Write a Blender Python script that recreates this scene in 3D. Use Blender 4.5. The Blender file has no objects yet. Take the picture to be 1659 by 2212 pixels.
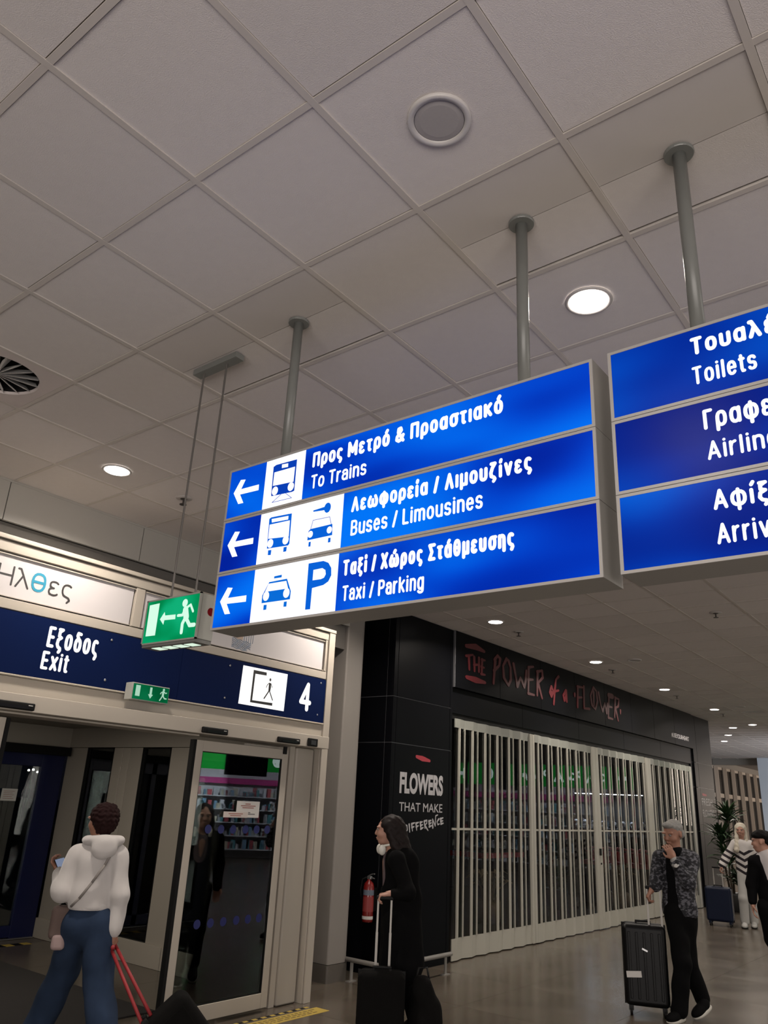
import bpy, math, random
import numpy as np
from mathutils import Vector, Matrix

# ------------------------------------------------------------------ camera
sc = bpy.context.scene
COL = sc.collection
ZC = 1.66                      # eye height above the floor
CEIL = 3.8128                  # ceiling height
TS = 0.6                       # ceiling module
GX, GY = 0.71136, 0.84153      # origin of the ceiling grid
yaw, pitch, roll = 0.6761254, 0.3592615, 0.0512468
f_ = Vector((math.cos(pitch)*math.cos(yaw), math.cos(pitch)*math.sin(yaw), math.sin(pitch)))
r_ = Vector((math.sin(yaw), -math.cos(yaw), 0)); u_ = r_.cross(f_)
R2 = r_*math.cos(roll) + u_*math.sin(roll); U2 = -r_*math.sin(roll) + u_*math.cos(roll)
cam = bpy.data.cameras.new('camera'); camo = bpy.data.objects.new('camera', cam); COL.objects.link(camo)
camo.matrix_world = Matrix(((R2.x, U2.x, -f_.x, 0), (R2.y, U2.y, -f_.y, 0), (R2.z, U2.z, -f_.z, ZC), (0, 0, 0, 1)))
cam.sensor_fit = 'HORIZONTAL'; cam.sensor_width = 36.0; cam.lens = 1672.99/1659*36
cam.clip_start = 0.05; cam.clip_end = 300
sc.camera = camo

# ------------------------------------------------------------------ world, exposure
w = bpy.data.worlds.new('night'); sc.world = w; w.use_nodes = True
w.node_tree.nodes['Background'].inputs[0].default_value = (0.010, 0.010, 0.016, 1)
w.node_tree.nodes['Background'].inputs[1].default_value = 0.25
sc.view_settings.view_transform = 'Standard'; sc.view_settings.look = 'None'
sc.view_settings.gamma = 1; sc.view_settings.use_curve_mapping = False
sc.view_settings.exposure = 0.0

# ------------------------------------------------------------------ large area lights (added fill without real sources, out of view)
def area(name, loc, rot, sx, sy, power, col, spread=180):
    l = bpy.data.lights.new(name, 'AREA'); l.shape = 'RECTANGLE'; l.size = sx; l.size_y = sy
    l.energy = power; l.color = col; l.spread = math.radians(spread)
    o = bpy.data.objects.new(name, l); o.location = loc; o.rotation_euler = rot; COL.objects.link(o)
    o.visible_glossy = True
    return o
K_HALL, K_DOWN, K_FRONT = 1.0, 1.0, 1.0
area('hall_fill', (-3.5, -2.0, 1.5), (math.radians(112), 0, math.radians(-60)), 7, 2.6, 320*K_HALL, (1.0, .92, .86))  # added fill with no fixture, lifts the near ceiling
area('front_fill', (7.0, -7.0, 1.5), (math.radians(108), 0, math.radians(0)), 9, 2.4, 150*K_HALL, (1.0, .92, .87))  # added fill aimed at the portal and the shop gate
area('corridor_fill', (26.0, 1.0, 2.0), (math.radians(112), 0, math.radians(-38)), 5, 2.0, 230*K_HALL, (.85, .9, 1.0))  # added bluish fill for the far column and the ceiling near it
area('far_hall_fill', (39.5, 0.5, 2.6), (math.radians(88), 0, math.radians(12)), 10, 2.4, 480*K_HALL, (1.0, .84, .70))  # added warm fill that brightens the far window wall
DOWN_POWER = 16*K_DOWN

# ------------------------------------------------------------------ materials
MATS = {}
def lin(c):
    return tuple((x/12.92 if x <= .04045 else ((x+.055)/1.055)**2.4) for x in c)
def H(s):
    return lin(tuple(int(s[i:i+2], 16)/255 for i in (0, 2, 4)))
def mat(name, col, rough=.6, metal=0., noise=0., nscale=8., bump=0., emis=None, estr=0., spec=.5, rand=0., coat=0., sheen=0.):
    if name in MATS: return MATS[name]
    if isinstance(col, str): col = H(col)
    m = bpy.data.materials.new(name); m.use_nodes = True; nt = m.node_tree; b = nt.nodes['Principled BSDF']
    b.inputs['Base Color'].default_value = (*col, 1); b.inputs['Roughness'].default_value = rough
    b.inputs['Metallic'].default_value = metal; b.inputs['Specular IOR Level'].default_value = spec
    b.inputs['Coat Weight'].default_value = coat
    if sheen: b.inputs['Sheen Weight'].default_value = sheen
    if emis is not None:
        if isinstance(emis, str): emis = H(emis)
        b.inputs['Emission Color'].default_value = (*emis, 1); b.inputs['Emission Strength'].default_value = estr
    if noise or bump or rand:
        tc = nt.nodes.new('ShaderNodeTexCoord'); n = nt.nodes.new('ShaderNodeTexNoise')
        n.inputs['Scale'].default_value = nscale; n.inputs['Detail'].default_value = 6
        nt.links.new(tc.outputs['Object'], n.inputs['Vector'])
        mr = nt.nodes.new('ShaderNodeMapRange'); mr.inputs[3].default_value = 1-noise; mr.inputs[4].default_value = 1+noise
        nt.links.new(n.outputs['Fac'], mr.inputs[0])
        vm = nt.nodes.new('ShaderNodeVectorMath'); vm.operation = 'SCALE'; vm.inputs[0].default_value = col
        if rand:
            oi = nt.nodes.new('ShaderNodeObjectInfo'); m2 = nt.nodes.new('ShaderNodeMapRange')
            m2.inputs[3].default_value = 1-rand; m2.inputs[4].default_value = 1+rand
            nt.links.new(oi.outputs['Random'], m2.inputs[0])
            mm = nt.nodes.new('ShaderNodeMath'); mm.operation = 'MULTIPLY'
            nt.links.new(mr.outputs[0], mm.inputs[0]); nt.links.new(m2.outputs[0], mm.inputs[1])
            nt.links.new(mm.outputs[0], vm.inputs['Scale'])
        else:
            nt.links.new(mr.outputs[0], vm.inputs['Scale'])
        nt.links.new(vm.outputs[0], b.inputs['Base Color'])
        if bump:
            bp = nt.nodes.new('ShaderNodeBump'); bp.inputs['Strength'].default_value = bump; bp.inputs['Distance'].default_value = .01
            n2 = nt.nodes.new('ShaderNodeTexNoise'); n2.inputs['Scale'].default_value = nscale*12; n2.inputs['Detail'].default_value = 3
            nt.links.new(tc.outputs['Object'], n2.inputs['Vector'])
            nt.links.new(n2.outputs['Fac'], bp.inputs['Height']); nt.links.new(bp.outputs[0], b.inputs['Normal'])
    MATS[name] = m
    return m
def emit(name, col, s):
    if name in MATS: return MATS[name]
    if isinstance(col, str): col = H(col)
    m = bpy.data.materials.new(name); m.use_nodes = True; nt = m.node_tree; nt.nodes.clear()
    e = nt.nodes.new('ShaderNodeEmission'); e.inputs[0].default_value = (*col, 1); e.inputs[1].default_value = s
    o = nt.nodes.new('ShaderNodeOutputMaterial'); nt.links.new(e.outputs[0], o.inputs[0]); MATS[name] = m
    return m
def backlit(name, cols, scale, s, seed=0.):
    """a backlit acrylic sheet: tubes behind it make it unevenly bright"""
    m = bpy.data.materials.new(name); m.use_nodes = True; nt = m.node_tree; nt.nodes.clear()
    tc = nt.nodes.new('ShaderNodeTexCoord'); mp = nt.nodes.new('ShaderNodeMapping'); mp.inputs['Scale'].default_value = scale
    mp.inputs['Location'].default_value = (seed, seed*1.7, seed*.6)
    nt.links.new(tc.outputs['Object'], mp.inputs[0])
    n = nt.nodes.new('ShaderNodeTexNoise'); n.inputs['Scale'].default_value = 1; n.inputs['Detail'].default_value = 0.5
    nt.links.new(mp.outputs[0], n.inputs['Vector'])
    cr = nt.nodes.new('ShaderNodeValToRGB'); cr.color_ramp.interpolation = 'B_SPLINE'
    cr.color_ramp.elements[0].position = .3; cr.color_ramp.elements[0].color = (*H(cols[0]), 1)
    cr.color_ramp.elements[1].position = .7; cr.color_ramp.elements[1].color = (*H(cols[-1]), 1)
    if len(cols) == 3:
        e = cr.color_ramp.elements.new(.5); e.color = (*H(cols[1]), 1)
    nt.links.new(n.outputs['Fac'], cr.inputs[0])
    e = nt.nodes.new('ShaderNodeEmission'); e.inputs[1].default_value = s; nt.links.new(cr.outputs[0], e.inputs[0])
    g = nt.nodes.new('ShaderNodeBsdfGlossy'); g.inputs['Roughness'].default_value = .25; g.inputs[0].default_value = (.004, .004, .004, 1)
    a = nt.nodes.new('ShaderNodeAddShader'); nt.links.new(e.outputs[0], a.inputs[0]); nt.links.new(g.outputs[0], a.inputs[1])
    o = nt.nodes.new('ShaderNodeOutputMaterial'); nt.links.new(a.outputs[0], o.inputs[0]); MATS[name] = m
    return m
def glass(name, tint=(.93, .96, .95), mul=2.0, rough=0.0):
    if name in MATS: return MATS[name]
    m = bpy.data.materials.new(name); m.use_nodes = True; nt = m.node_tree; nt.nodes.clear()
    t = nt.nodes.new('ShaderNodeBsdfTransparent'); t.inputs[0].default_value = (*tint, 1)
    g = nt.nodes.new('ShaderNodeBsdfGlossy'); g.inputs['Roughness'].default_value = rough
    fr = nt.nodes.new('ShaderNodeFresnel'); fr.inputs[0].default_value = 1.5
    mu = nt.nodes.new('ShaderNodeMath'); mu.operation = 'MULTIPLY'; mu.inputs[1].default_value = mul; mu.use_clamp = True
    nt.links.new(fr.outputs[0], mu.inputs[0])
    mx = nt.nodes.new('ShaderNodeMixShader'); nt.links.new(mu.outputs[0], mx.inputs[0])
    nt.links.new(t.outputs[0], mx.inputs[1]); nt.links.new(g.outputs[0], mx.inputs[2])
    o = nt.nodes.new('ShaderNodeOutputMaterial'); nt.links.new(mx.outputs[0], o.inputs[0]); MATS[name] = m
    return m

# ------------------------------------------------------------------ mesh helpers
class MB:
    def __init__(s): s.v = []; s.f = []
    def box(s, x0, x1, y0, y1, z0, z1):
        n = len(s.v)
        s.v += [(x0,y0,z0),(x1,y0,z0),(x1,y1,z0),(x0,y1,z0),(x0,y0,z1),(x1,y0,z1),(x1,y1,z1),(x0,y1,z1)]
        s.f += [tuple(n+i for i in q) for q in ((0,3,2,1),(4,5,6,7),(0,1,5,4),(1,2,6,5),(2,3,7,6),(3,0,4,7))]
        return s
    def prism(s, poly, o, ru, uu, th):
        """extrude a 2D polygon (ccw in the ru/uu frame) by th along ru x uu"""
        o = Vector(o); ru = Vector(ru); uu = Vector(uu); nn = ru.cross(uu)
        if sum(poly[i][0]*poly[(i+1) % len(poly)][1]-poly[(i+1) % len(poly)][0]*poly[i][1] for i in range(len(poly))) < 0: poly = poly[::-1]
        n = len(s.v); k = len(poly)
        s.v += [tuple(o+ru*a+uu*b) for a, b in poly] + [tuple(o+ru*a+uu*b+nn*th) for a, b in poly]
        s.f.append(tuple(range(n+k-1, n-1, -1))); s.f.append(tuple(range(n+k, n+2*k)))
        for i in range(k): j = (i+1) % k; s.f.append((n+i, n+j, n+k+j, n+k+i))
        return s
    def ring(s, rings, cap=True):
        """loft closed rings (lists of points of equal length)"""
        n = len(s.v); k = len(rings[0])
        for r in rings: s.v += [tuple(p) for p in r]
        for a in range(len(rings)-1):
            for i in range(k):
                j = (i+1) % k; s.f.append((n+a*k+i, n+a*k+j, n+(a+1)*k+j, n+(a+1)*k+i))
        if cap:
            s.f.append(tuple(range(n+k-1, n-1, -1))); m = n+(len(rings)-1)*k; s.f.append(tuple(range(m, m+k)))
        return s
    def lathe(s, prof, c=(0,0,0), axis='z', seg=24, cap=True):
        rs = []
        for r, h in prof:
            ring = []
            for i in range(seg):
                a = 2*math.pi*i/seg; p = (r*math.cos(a), r*math.sin(a), h)
                if axis == 'x': p = (p[2], p[0], p[1])
                if axis == 'y': p = (p[1], p[2], p[0])
                ring.append((c[0]+p[0], c[1]+p[1], c[2]+p[2]))
            rs.append(ring)
        return s.ring(rs, cap)
    def tube(s, pts, r, seg=10):
        pts = [Vector(p) for p in pts]; rs = []
        rad = r if isinstance(r, (list, tuple)) else [r]*len(pts)
        up = None
        for i, p in enumerate(pts):
            d = (pts[min(i+1, len(pts)-1)]-pts[max(i-1, 0)]).normalized()
            if up is None:
                up = Vector((0, 0, 1)) if abs(d.z) < .9 else Vector((1, 0, 0))
            a = d.cross(up).normalized(); up = a.cross(d).normalized()
            rs.append([p+(a*math.cos(t)+up*math.sin(t))*rad[i] for t in [2*math.pi*k/seg for k in range(seg)]])
        return s.ring(rs)
    def stroke(s, pts, wd, o, ru, uu, th=.002, flip=False):
        """a flat brush stroke with round ends along a 2D polyline"""
        ws = wd if isinstance(wd, (list, tuple)) else [wd]*len(pts)
        P = [Vector((a, b)) for a, b in pts]
        for i in range(len(P)-1):
            d = (P[i+1]-P[i])
            if d.length < 1e-6: continue
            d.normalize(); nrm = Vector((-d.y, d.x)); A, B = ws[i]/2, ws[i+1]/2
            poly = []
            for t in range(7):
                a = math.pi/2+math.pi*t/6; poly.append(tuple(P[i]+nrm*A*math.sin(a)+d*A*math.cos(a)))
            for t in range(7):
                a = -math.pi/2+math.pi*t/6; poly.append(tuple(P[i+1]+nrm*B*math.sin(a)+d*B*math.cos(a)))
            s.k = (getattr(s, 'k', 0)+1) % 60; s.prism(poly, o, ru, uu, th+s.k*3e-5)
        return s
    def mesh(s, name, m, smooth=False):
        me = bpy.data.meshes.new(name); me.from_pydata(s.v, [], s.f)
        if m is not None: me.materials.append(m)
        if smooth: me.shade_smooth()
        me.update(); return me
    def build(s, name, m, parent=None, loc=None, rot=None, smooth=False, bev=0., seg=2):
        o = bpy.data.objects.new(name, s.mesh(name, m, smooth)); COL.objects.link(o)
        if bev:
            b = o.modifiers.new('bevel', 'BEVEL'); b.width = bev; b.segments = seg; b.limit_method = 'ANGLE'
            for p in o.data.polygons: p.use_smooth = True
            wn = o.modifiers.new('wn', 'WEIGHTED_NORMAL'); wn.keep_sharp = True
        elif smooth: 
            pass
        if parent is not None: o.parent = parent
        if loc is not None: o.location = loc
        if rot is not None: o.rotation_euler = rot
        return o
def empty(name, loc=(0,0,0), rz=0.):
    o = bpy.data.objects.new(name, None); o.empty_display_size = .1; o.location = loc; o.rotation_euler = (0,0,rz); COL.objects.link(o); return o
def tag(o, label=None, cat=None, group=None, kind=None):
    if label: o['label'] = label
    if cat: o['category'] = cat
    if group: o['group'] = group
    if kind: o['kind'] = kind
    return o
def share(name, me, parent=None, loc=(0,0,0), rot=None):
    o = bpy.data.objects.new(name, me); COL.objects.link(o); o.location = loc
    if rot is not None: o.rotation_euler = rot
    if parent is not None: o.parent = parent
    return o
def children(o): return [c for c in COL.objects if c.parent == o]
def copy_tree(o, parent=None):
    kids = children(o)
    c = o.copy(); COL.objects.link(c); c.parent = parent
    for ch in kids: copy_tree(ch, c)
    return c

_tc = {}
def glyphs(s, bold):
    key = (s, bold)
    if key in _tc: return _tc[key]
    cu = bpy.data.curves.new('t', 'FONT'); cu.body = s; cu.size = 1; cu.offset = bold; cu.resolution_u = 4
    cu.fill_mode = 'FRONT'
    o = bpy.data.objects.new('t', cu); COL.objects.link(o)
    dg = bpy.context.evaluated_depsgraph_get(); me = bpy.data.meshes.new_from_object(o.evaluated_get(dg))
    v = [tuple(p.co) for p in me.vertices]; f = [tuple(p.vertices) for p in me.polygons]
    bpy.data.objects.remove(o); bpy.data.curves.remove(cu); bpy.data.meshes.remove(me)
    _tc[key] = (v, f); return v, f
def text(name, s, o, ru, uu, cap, width, m, parent, bold=0., ref='H', shear=0., off=.0015, kern=None):
    """print a line: origin = base-line left, cap height and total width given in metres"""
    v, f = glyphs(s, bold); hv, _ = glyphs(ref, bold)
    hh = max(p[1] for p in hv)-min(p[1] for p in hv)
    x0 = min(p[0] for p in v); x1 = max(p[0] for p in v); y0 = min(p[1] for p in hv)
    sy = cap/hh; sx = (width/(x1-x0)) if width else sy*.62
    o = Vector(o); ru = Vector(ru); uu = Vector(uu); nn = ru.cross(uu)
    mb = MB(); mb.v = [tuple(o+ru*((p[0]-x0)*sx+shear*(p[1]-y0)*sy)+uu*((p[1]-y0)*sy)+nn*off) for p in v]; mb.f = f
    return mb.build(name, m, parent)
# ------------------------------------------------------------------ a condensed signage alphabet drawn with round-ended strokes
def arc(cx, cy, rx, ry, a0, a1, n=None, p=2.4):
    n = n or max(5, int(abs(a1-a0)/22)); o = []
    for i in range(n+1):
        a = math.radians(a0+(a1-a0)*i/n); c, s = math.cos(a), math.sin(a)
        o.append((cx+rx*math.copysign(abs(c)**(2/p), c), cy+ry*math.copysign(abs(s)**(2/p), s)))
    return o
o_ = [arc(.5, .38, .5, .38, 0, 360)]
u_s = [(0, .76), (0, .26)]+arc(.5, .26, .5, .26, 180, 360)+[(1, .76)]
eps = [arc(.5, .575, .45, .185, 30, 270)+arc(.5, .19, .5, .2, 90, 330)]
om = [[(.18, .76), (0, .45)]+arc(.25, .25, .25, .25, 180, 360)+[(.5, .5)], [(.5, .25)]+arc(.75, .25, .25, .25, 180, 360)+[(1, .45), (.82, .76)]]
acc = [[(.5, .97), (.72, 1.12)]]
n_s = [[(0, .76), (0, 0)], [(0, .5)]+arc(.5, .5, .5, .26, 180, 0)+[(1, 0)]]
GL_ = {
 'T': (.5, [[(0, 1), (1, 1)], [(.5, 1), (.5, 0)]]), 'o': (.48, o_),
 'a': (.46, [[(0.03, .6)]+arc(.5, .52, .5, .24, 150, 0)+[(1, 0)], [(1, .44), (.5, .44)]+arc(.5, .22, .5, .22, 90, 270)+[(.8, .02), (1, .12)]]),
 'x': (.46, [[(0, .76), (1, 0)], [(1, .76), (0, 0)]]), 'i': (.17, [[(.5, .76), (.5, 0)], [(.5, 1.0), (.5, 1.002)]]),
 'P': (.5, [[(0, 0), (0, 1), (.5, 1)]+arc(.55, .74, .45, .26, 90, -90)+[(0, .48)]]), 'r': (.32, [[(0, .76), (0, 0)], [(0, .45), (.3, .7), (1, .76)]]),
 'k': (.46, [[(0, 1), (0, 0)], [(1, .76), (0, .32)], [(.3, .45), (1, 0)]]), 'n': (.46, n_s),
 'g': (.48, o_+[[(1, .76), (1, -.05)]+arc(.5, -.05, .5, .2, 0, -150)]), 's': (.43, [arc(.5, .57, .48, .19, 20, 270)+arc(.5, .19, .5, .19, 90, -160)]),
 'B': (.5, [[(0, 0), (0, 1), (.5, 1)]+arc(.5, .76, .42, .24, 90, -90)+[(0, .52)], [(.5, .52)]+arc(.5, .26, .5, .26, 90, -90)+[(0, 0)]]),
 'u': (.46, [u_s, [(1, .76), (1, 0)]]), 'e': (.46, [[(0, .4), (1, .4)]+arc(.5, .38, .5, .38, 0, 320)]), '/': (.34, [[(0, -.05), (1, 1)]]),
 'L': (.42, [[(0, 1), (0, 0), (1, 0)]]), 'm': (.72, [[(0, .76), (0, 0)], [(0, .5)]+arc(.25, .5, .25, .26, 180, 0)+[(.5, 0)], [(.5, .5)]+arc(.75, .5, .25, .26, 180, 0)+[(1, 0)]]),
 'A': (.56, [[(0, 0), (.5, 1), (1, 0)], [(.18, .3), (.82, .3)]]), 'l': (.17, [[(.5, 1), (.5, 0)]]),
 't': (.32, [[(.4, .97), (.4, .15), (.6, 0), (1, 0)], [(0, .76), (1, .76)]]), 'O': (.54, [arc(.5, .5, .5, .5, 0, 360)]),
 'f': (.32, [[(1, 1), (.6, 1), (.4, .85), (.4, 0)], [(0, .76), (.95, .76)]]), 'c': (.44, [arc(.5, .38, .5, .38, 45, 315)]), 'v': (.46, [[(0, .76), (.5, 0), (1, .76)]]),
 'E': (.44, [[(1, 1), (0, 1), (0, 0), (1, 0)], [(0, .5), (.9, .5)]]), '4': (.5, [[(.72, 0), (.72, 1), (0, .27), (1, .27)]]),
 'Π': (.54, [[(0, 0), (0, 1), (1, 1), (1, 0)]]), 'ρ': (.48, o_+[[(0, .38), (0, -.25)]]), 'ς': (.44, [arc(.5, .42, .5, .34, 50, 250)+[(.75, .02), (.88, -.1), (.65, -.26)]]),
 'Μ': (.66, [[(0, 0), (0, 1), (.5, .25), (1, 1), (1, 0)]]), 'ε': (.42, eps), 'έ': (.42, eps+acc), 'τ': (.4, [[(0, .76), (1, .76)], [(.45, .76), (.45, .1), (.6, 0), (.8, 0)]]),
 'ό': (.48, o_+acc), '&': (.6, [[(1, 0), (.25, .68), (.3, .95), (.6, .98), (.7, .8), (.1, .35), (.05, .12), (.35, 0), (.7, .08), (1, .42)]]),
 'α': (.48, o_+[[(1, .76), (1, 0)]]), 'ά': (.48, o_+[[(1, .76), (1, 0)]]+acc), 'σ': (.5, o_+[[(.5, .76), (1.15, .76)]]), 'ι': (.17, [[(.5, .76), (.5, 0)]]), 'ί': (.2, [[(.3, .70), (.3, 0)], [(.6, 1.0), (1.8, 1.14)]]),
 'κ': (.46, [[(0, .76), (0, 0)], [(1, .76), (0, .3)], [(.3, .45), (1, 0)]]), 'Λ': (.54, [[(0, 0), (.5, 1), (1, 0)]]), 'ω': (.72, om), 'ώ': (.72, om+[[(.5, .97), (.62, 1.12)]]),
 'φ': (.62, o_+[[(.5, .88), (.5, -.25)]]), 'μ': (.46, [[(0, .76), (0, -.25)], [(0, .26)]+arc(.5, .26, .5, .26, 180, 360)+[(1, .76)], [(1, .3), (1, 0)]]), 'υ': (.46, [u_s]),
 'ζ': (.42, [[(.1, 1), (.95, 1), (.35, .7), (0, .35), (.1, .1), (.7, 0), (.9, -.12), (.6, -.26)]]), 'ν': (.46, [[(0, .76), (.5, 0), (1, .76)]]),
 'ξ': (.42, [[(.1, 1), (.9, 1)], [(.85, 1), (.2, .85), (.2, .62), (.8, .55)], [(.8, .55), (.1, .42), (0, .18), (.3, .02), (.8, -.04), (.9, -.15), (.65, -.26)]]),
 'Χ': (.52, [[(0, 1), (1, 0)], [(1, 1), (0, 0)]]), 'Σ': (.5, [[(1, 1), (0, 1), (.5, .5), (0, 0), (1, 0)]]), 'θ': (.48, [arc(.5, .5, .5, .5, 0, 360), [(0, .5), (1, .5)]]),
 'η': (.46, [[(0, .76), (0, 0)], [(0, .5)]+arc(.5, .5, .5, .26, 180, 0)+[(1, -.25)]]), 'Γ': (.42, [[(0, 0), (0, 1), (1, 1)]]), 'λ': (.5, [[(0, 1), (.2, 1), (1, 0)], [(.45, .62), (0, 0)]]),
 'δ': (.48, [arc(.5, .33, .5, .33, 0, 360), [(.85, .52), (.2, .85), (.3, 1), (.85, .97)]]), 'Ή': (.56, [[(0, 0), (0, 1)], [(1, 0), (1, 1)], [(0, .5), (1, .5)], [(-.42, .82), (-.28, 1.05)]]),
 'π': (.54, [[(0, .76), (1, .76)], [(.2, .76), (.2, 0)], [(.8, .76), (.8, 0)]]),
}
GL_['Φ'] = (.6, [arc(.5, .5, .5, .3, 0, 360), [(.5, 1), (.5, 0)]]); GL_['Κ'] = (.5, [[(0, 1), (0, 0)], [(1, 1), (0, .4)], [(.3, .6), (1, 0)]]); GL_['Ι'] = (.17, [[(.5, 1), (.5, 0)]])
for a, b in (('Ο', 'O'), ('Ρ', 'P'), ('Τ', 'T'), ('Ε', 'E'), ('ο', 'o'), ('Α', 'A'), ('χ', 'x')): GL_[a] = GL_[b]
def stext(name, s, o, ru, uu, cap, wid, wt, m, parent, off=.0, th=.0006, gap=.10):
    """write a line with its outer width fitted to wid; wt = stroke weight in cap heights"""
    tot = sum(.26 if c == ' ' else GL_[c][0]+gap for c in s)-gap
    sx = wid/cap/tot; x = 0; mb = MB()
    for c in s:
        if c == ' ': x += .26*sx; continue
        W, st = GL_[c]; Wo = W*sx
        for pl in st:
            mb.stroke([((x+wt/2+px*(max(Wo, wt)-wt))*cap, (wt/2+py*(1-wt))*cap) for px, py in pl], wt*cap, o, ru, uu, th)
        x += Wo+gap*sx
    return mb.build(name, m, parent)
# ------------------------------------------------------------------ materials of the place
CREAM = mat('cream_aluminium', (.40, .36, .305), rough=.42, noise=.05, nscale=3)
CREAM2 = mat('cream_panel', (.36, .325, .275), rough=.5, noise=.04, nscale=2)
GREYW = mat('grey_wall_panel', (.36, .345, .315), rough=.5, noise=.05, nscale=1.5)
DARKREC = mat('dark_recess', (.055, .05, .046), rough=.8)
BLK = mat('black_rubber', (.004, .004, .004), rough=.6, spec=.2)
TILE = mat('mineral_tile', (.64, .595, .57), rough=.95, noise=.035, nscale=22, bump=.25, rand=.045)
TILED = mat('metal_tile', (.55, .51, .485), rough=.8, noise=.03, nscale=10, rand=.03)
GRID = mat('grid_bar', (.54, .495, .455), rough=.6, noise=.04, nscale=6)
GLS = glass('door_glass', (.82, .88, .86), 1.9)
STEEL = mat('brushed_steel', (.42, .42, .42), rough=.35, metal=.9, noise=.08, nscale=20)
GREY = mat('grey_lacquer', (.30, .29, .27), rough=.42, noise=.04, nscale=5)
POLE = mat('grey_pole', (.17, .175, .165), rough=.32, noise=.05, nscale=8)
SHOPB = mat('black_panel', (.0032, .0034, .0046), rough=.4, noise=.15, nscale=2, spec=.07)
ALU = mat('aluminium_joint', (.16, .16, .17), rough=.4, metal=.3)
PAPER = mat('white_paper', (.55, .53, .50), rough=.8)

# ------------------------------------------------------------------ floor (polished stone tiles)
def floor_mat():
    m = mat('polished_stone', (.21, .178, .15), rough=.16, spec=.5)
    nt = m.node_tree; b = nt.nodes['Principled BSDF']
    tc = nt.nodes.new('ShaderNodeTexCoord'); n = nt.nodes.new('ShaderNodeTexNoise'); n.inputs['Scale'].default_value = 1.3; n.inputs['Detail'].default_value = 8
    n3 = nt.nodes.new('ShaderNodeTexVoronoi'); n3.inputs['Scale'].default_value = 90
    nt.links.new(tc.outputs['Object'], n.inputs['Vector']); nt.links.new(tc.outputs['Object'], n3.inputs['Vector'])
    cr = nt.nodes.new('ShaderNodeValToRGB'); cr.color_ramp.elements[0].position = .3; cr.color_ramp.elements[0].color = (.088, .071, .054, 1)
    cr.color_ramp.elements[1].position = .75; cr.color_ramp.elements[1].color = (.135, .112, .088, 1)
    nt.links.new(n.outputs['Fac'], cr.inputs[0])
    mx = nt.nodes.new('ShaderNodeMixRGB'); mx.blend_type = 'MULTIPLY'; mx.inputs[0].default_value = .25
    nt.links.new(cr.outputs[0], mx.inputs[1]); nt.links.new(n3.outputs['Color'], mx.inputs[2]); nt.links.new(mx.outputs[0], b.inputs['Base Color'])
    mr = nt.nodes.new('ShaderNodeMapRange'); mr.inputs[3].default_value = .13; mr.inputs[4].default_value = .3; nt.links.new(n.outputs['Fac'], mr.inputs[0])
    nt.links.new(mr.outputs[0], b.inputs['Roughness'])
    return m
FLOORM = floor_mat()
floor = MB().box(-12, 48, -15, 9.8, -.2, -.004).build('floor', mat('floor_grout', (.12, .105, .09), rough=.5)); tag(floor, kind='structure')
slab_me = MB().box(-.6, .6, -.6, .6, -.006, 0).mesh('floor_slab', FLOORM)
slab_spots = []
for i in range(0, 24):
    for j in range(0, 9):
        x, y = .2+1.203*i, .1+1.203*j
        if math.hypot(x, y) < 3.2 or y/x > 1.75 and x < 12: continue
        slab_spots.append((x, y))
slab_spots.sort(key=lambda q: math.hypot(*q))
for x, y in slab_spots[:180]: share('floor_slab', slab_me, floor, (x, y, 0))
mb = MB()
done = set((round(x, 2), round(y, 2)) for x, y in slab_spots[:180])
for i in range(-10, 40):
    for j in range(-12, 9):
        x, y = .2+1.203*i, .1+1.203*j
        if (round(x, 2), round(y, 2)) in done or y > 9.2: continue
        mb.box(x-.6, x+.6, y-.6, y+.6, -.006, 0)
tag(mb.build('floor_slab_field', FLOORM, floor), kind='stuff')

# ------------------------------------------------------------------ ceiling: plate, bars, tiles
ceil = MB().box(-12, 48, -15, 9.8, CEIL+.16, CEIL+.2).build('ceiling', mat('plenum', (.03, .028, .026), rough=.9)); tag(ceil, kind='structure')
NX, NJ = 52, 8
def tc_(i, j): return (GX+TS*(i+.5), GY+TS*(j+.5))
cells = []
for i in range(-6, 60):
    for j in range(-14, 15):
        x, y = tc_(i, j)
        if y > 5.6 and x < 19.2: continue
        if y > 8.9 or x > 31.6: continue
        cells.append((i, j, x, y))
def view_ang(x, y):
    d = Vector((x, y, CEIL-ZC)); dz = d.dot(f_)
    if dz <= 0: return 9
    return max(abs(d.dot(R2)/dz)/.52, abs(d.dot(U2)/dz)/.69)
swirl_cells = {(1, 5), (23, 5), (28, 5)}
down_cells = {}
tile_me = MB().box(-.286, .286, -.286, .286, 0, .012).mesh('ceiling_tile', TILE)
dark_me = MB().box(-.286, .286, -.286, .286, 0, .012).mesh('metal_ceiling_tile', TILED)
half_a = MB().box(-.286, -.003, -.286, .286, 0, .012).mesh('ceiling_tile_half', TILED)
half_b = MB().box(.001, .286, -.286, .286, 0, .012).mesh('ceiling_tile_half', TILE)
rnd = random.Random(4)
DOWN = [(3, 0), (3, 6), (8, 6), (12, 6), (17, 6), (22, 6), (27, 6), (32, 6), (37, 6), (42, 6), (33, 7), (36, 8), (39, 9), (44, 7), (13, 0), (18, 0), (23, 0), (8, -5), (13, -5), (3, -5), (-2, 0), (18, -5), (23, -5), (28, 0), (33, 1), (-3, 6)]
near = sorted([c for c in cells if view_ang(c[2], c[3]) < 1.12], key=lambda c: math.hypot(c[2], c[3]))
nearset = set((c[0], c[1]) for c in near[:285])
rest = MB()
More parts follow.
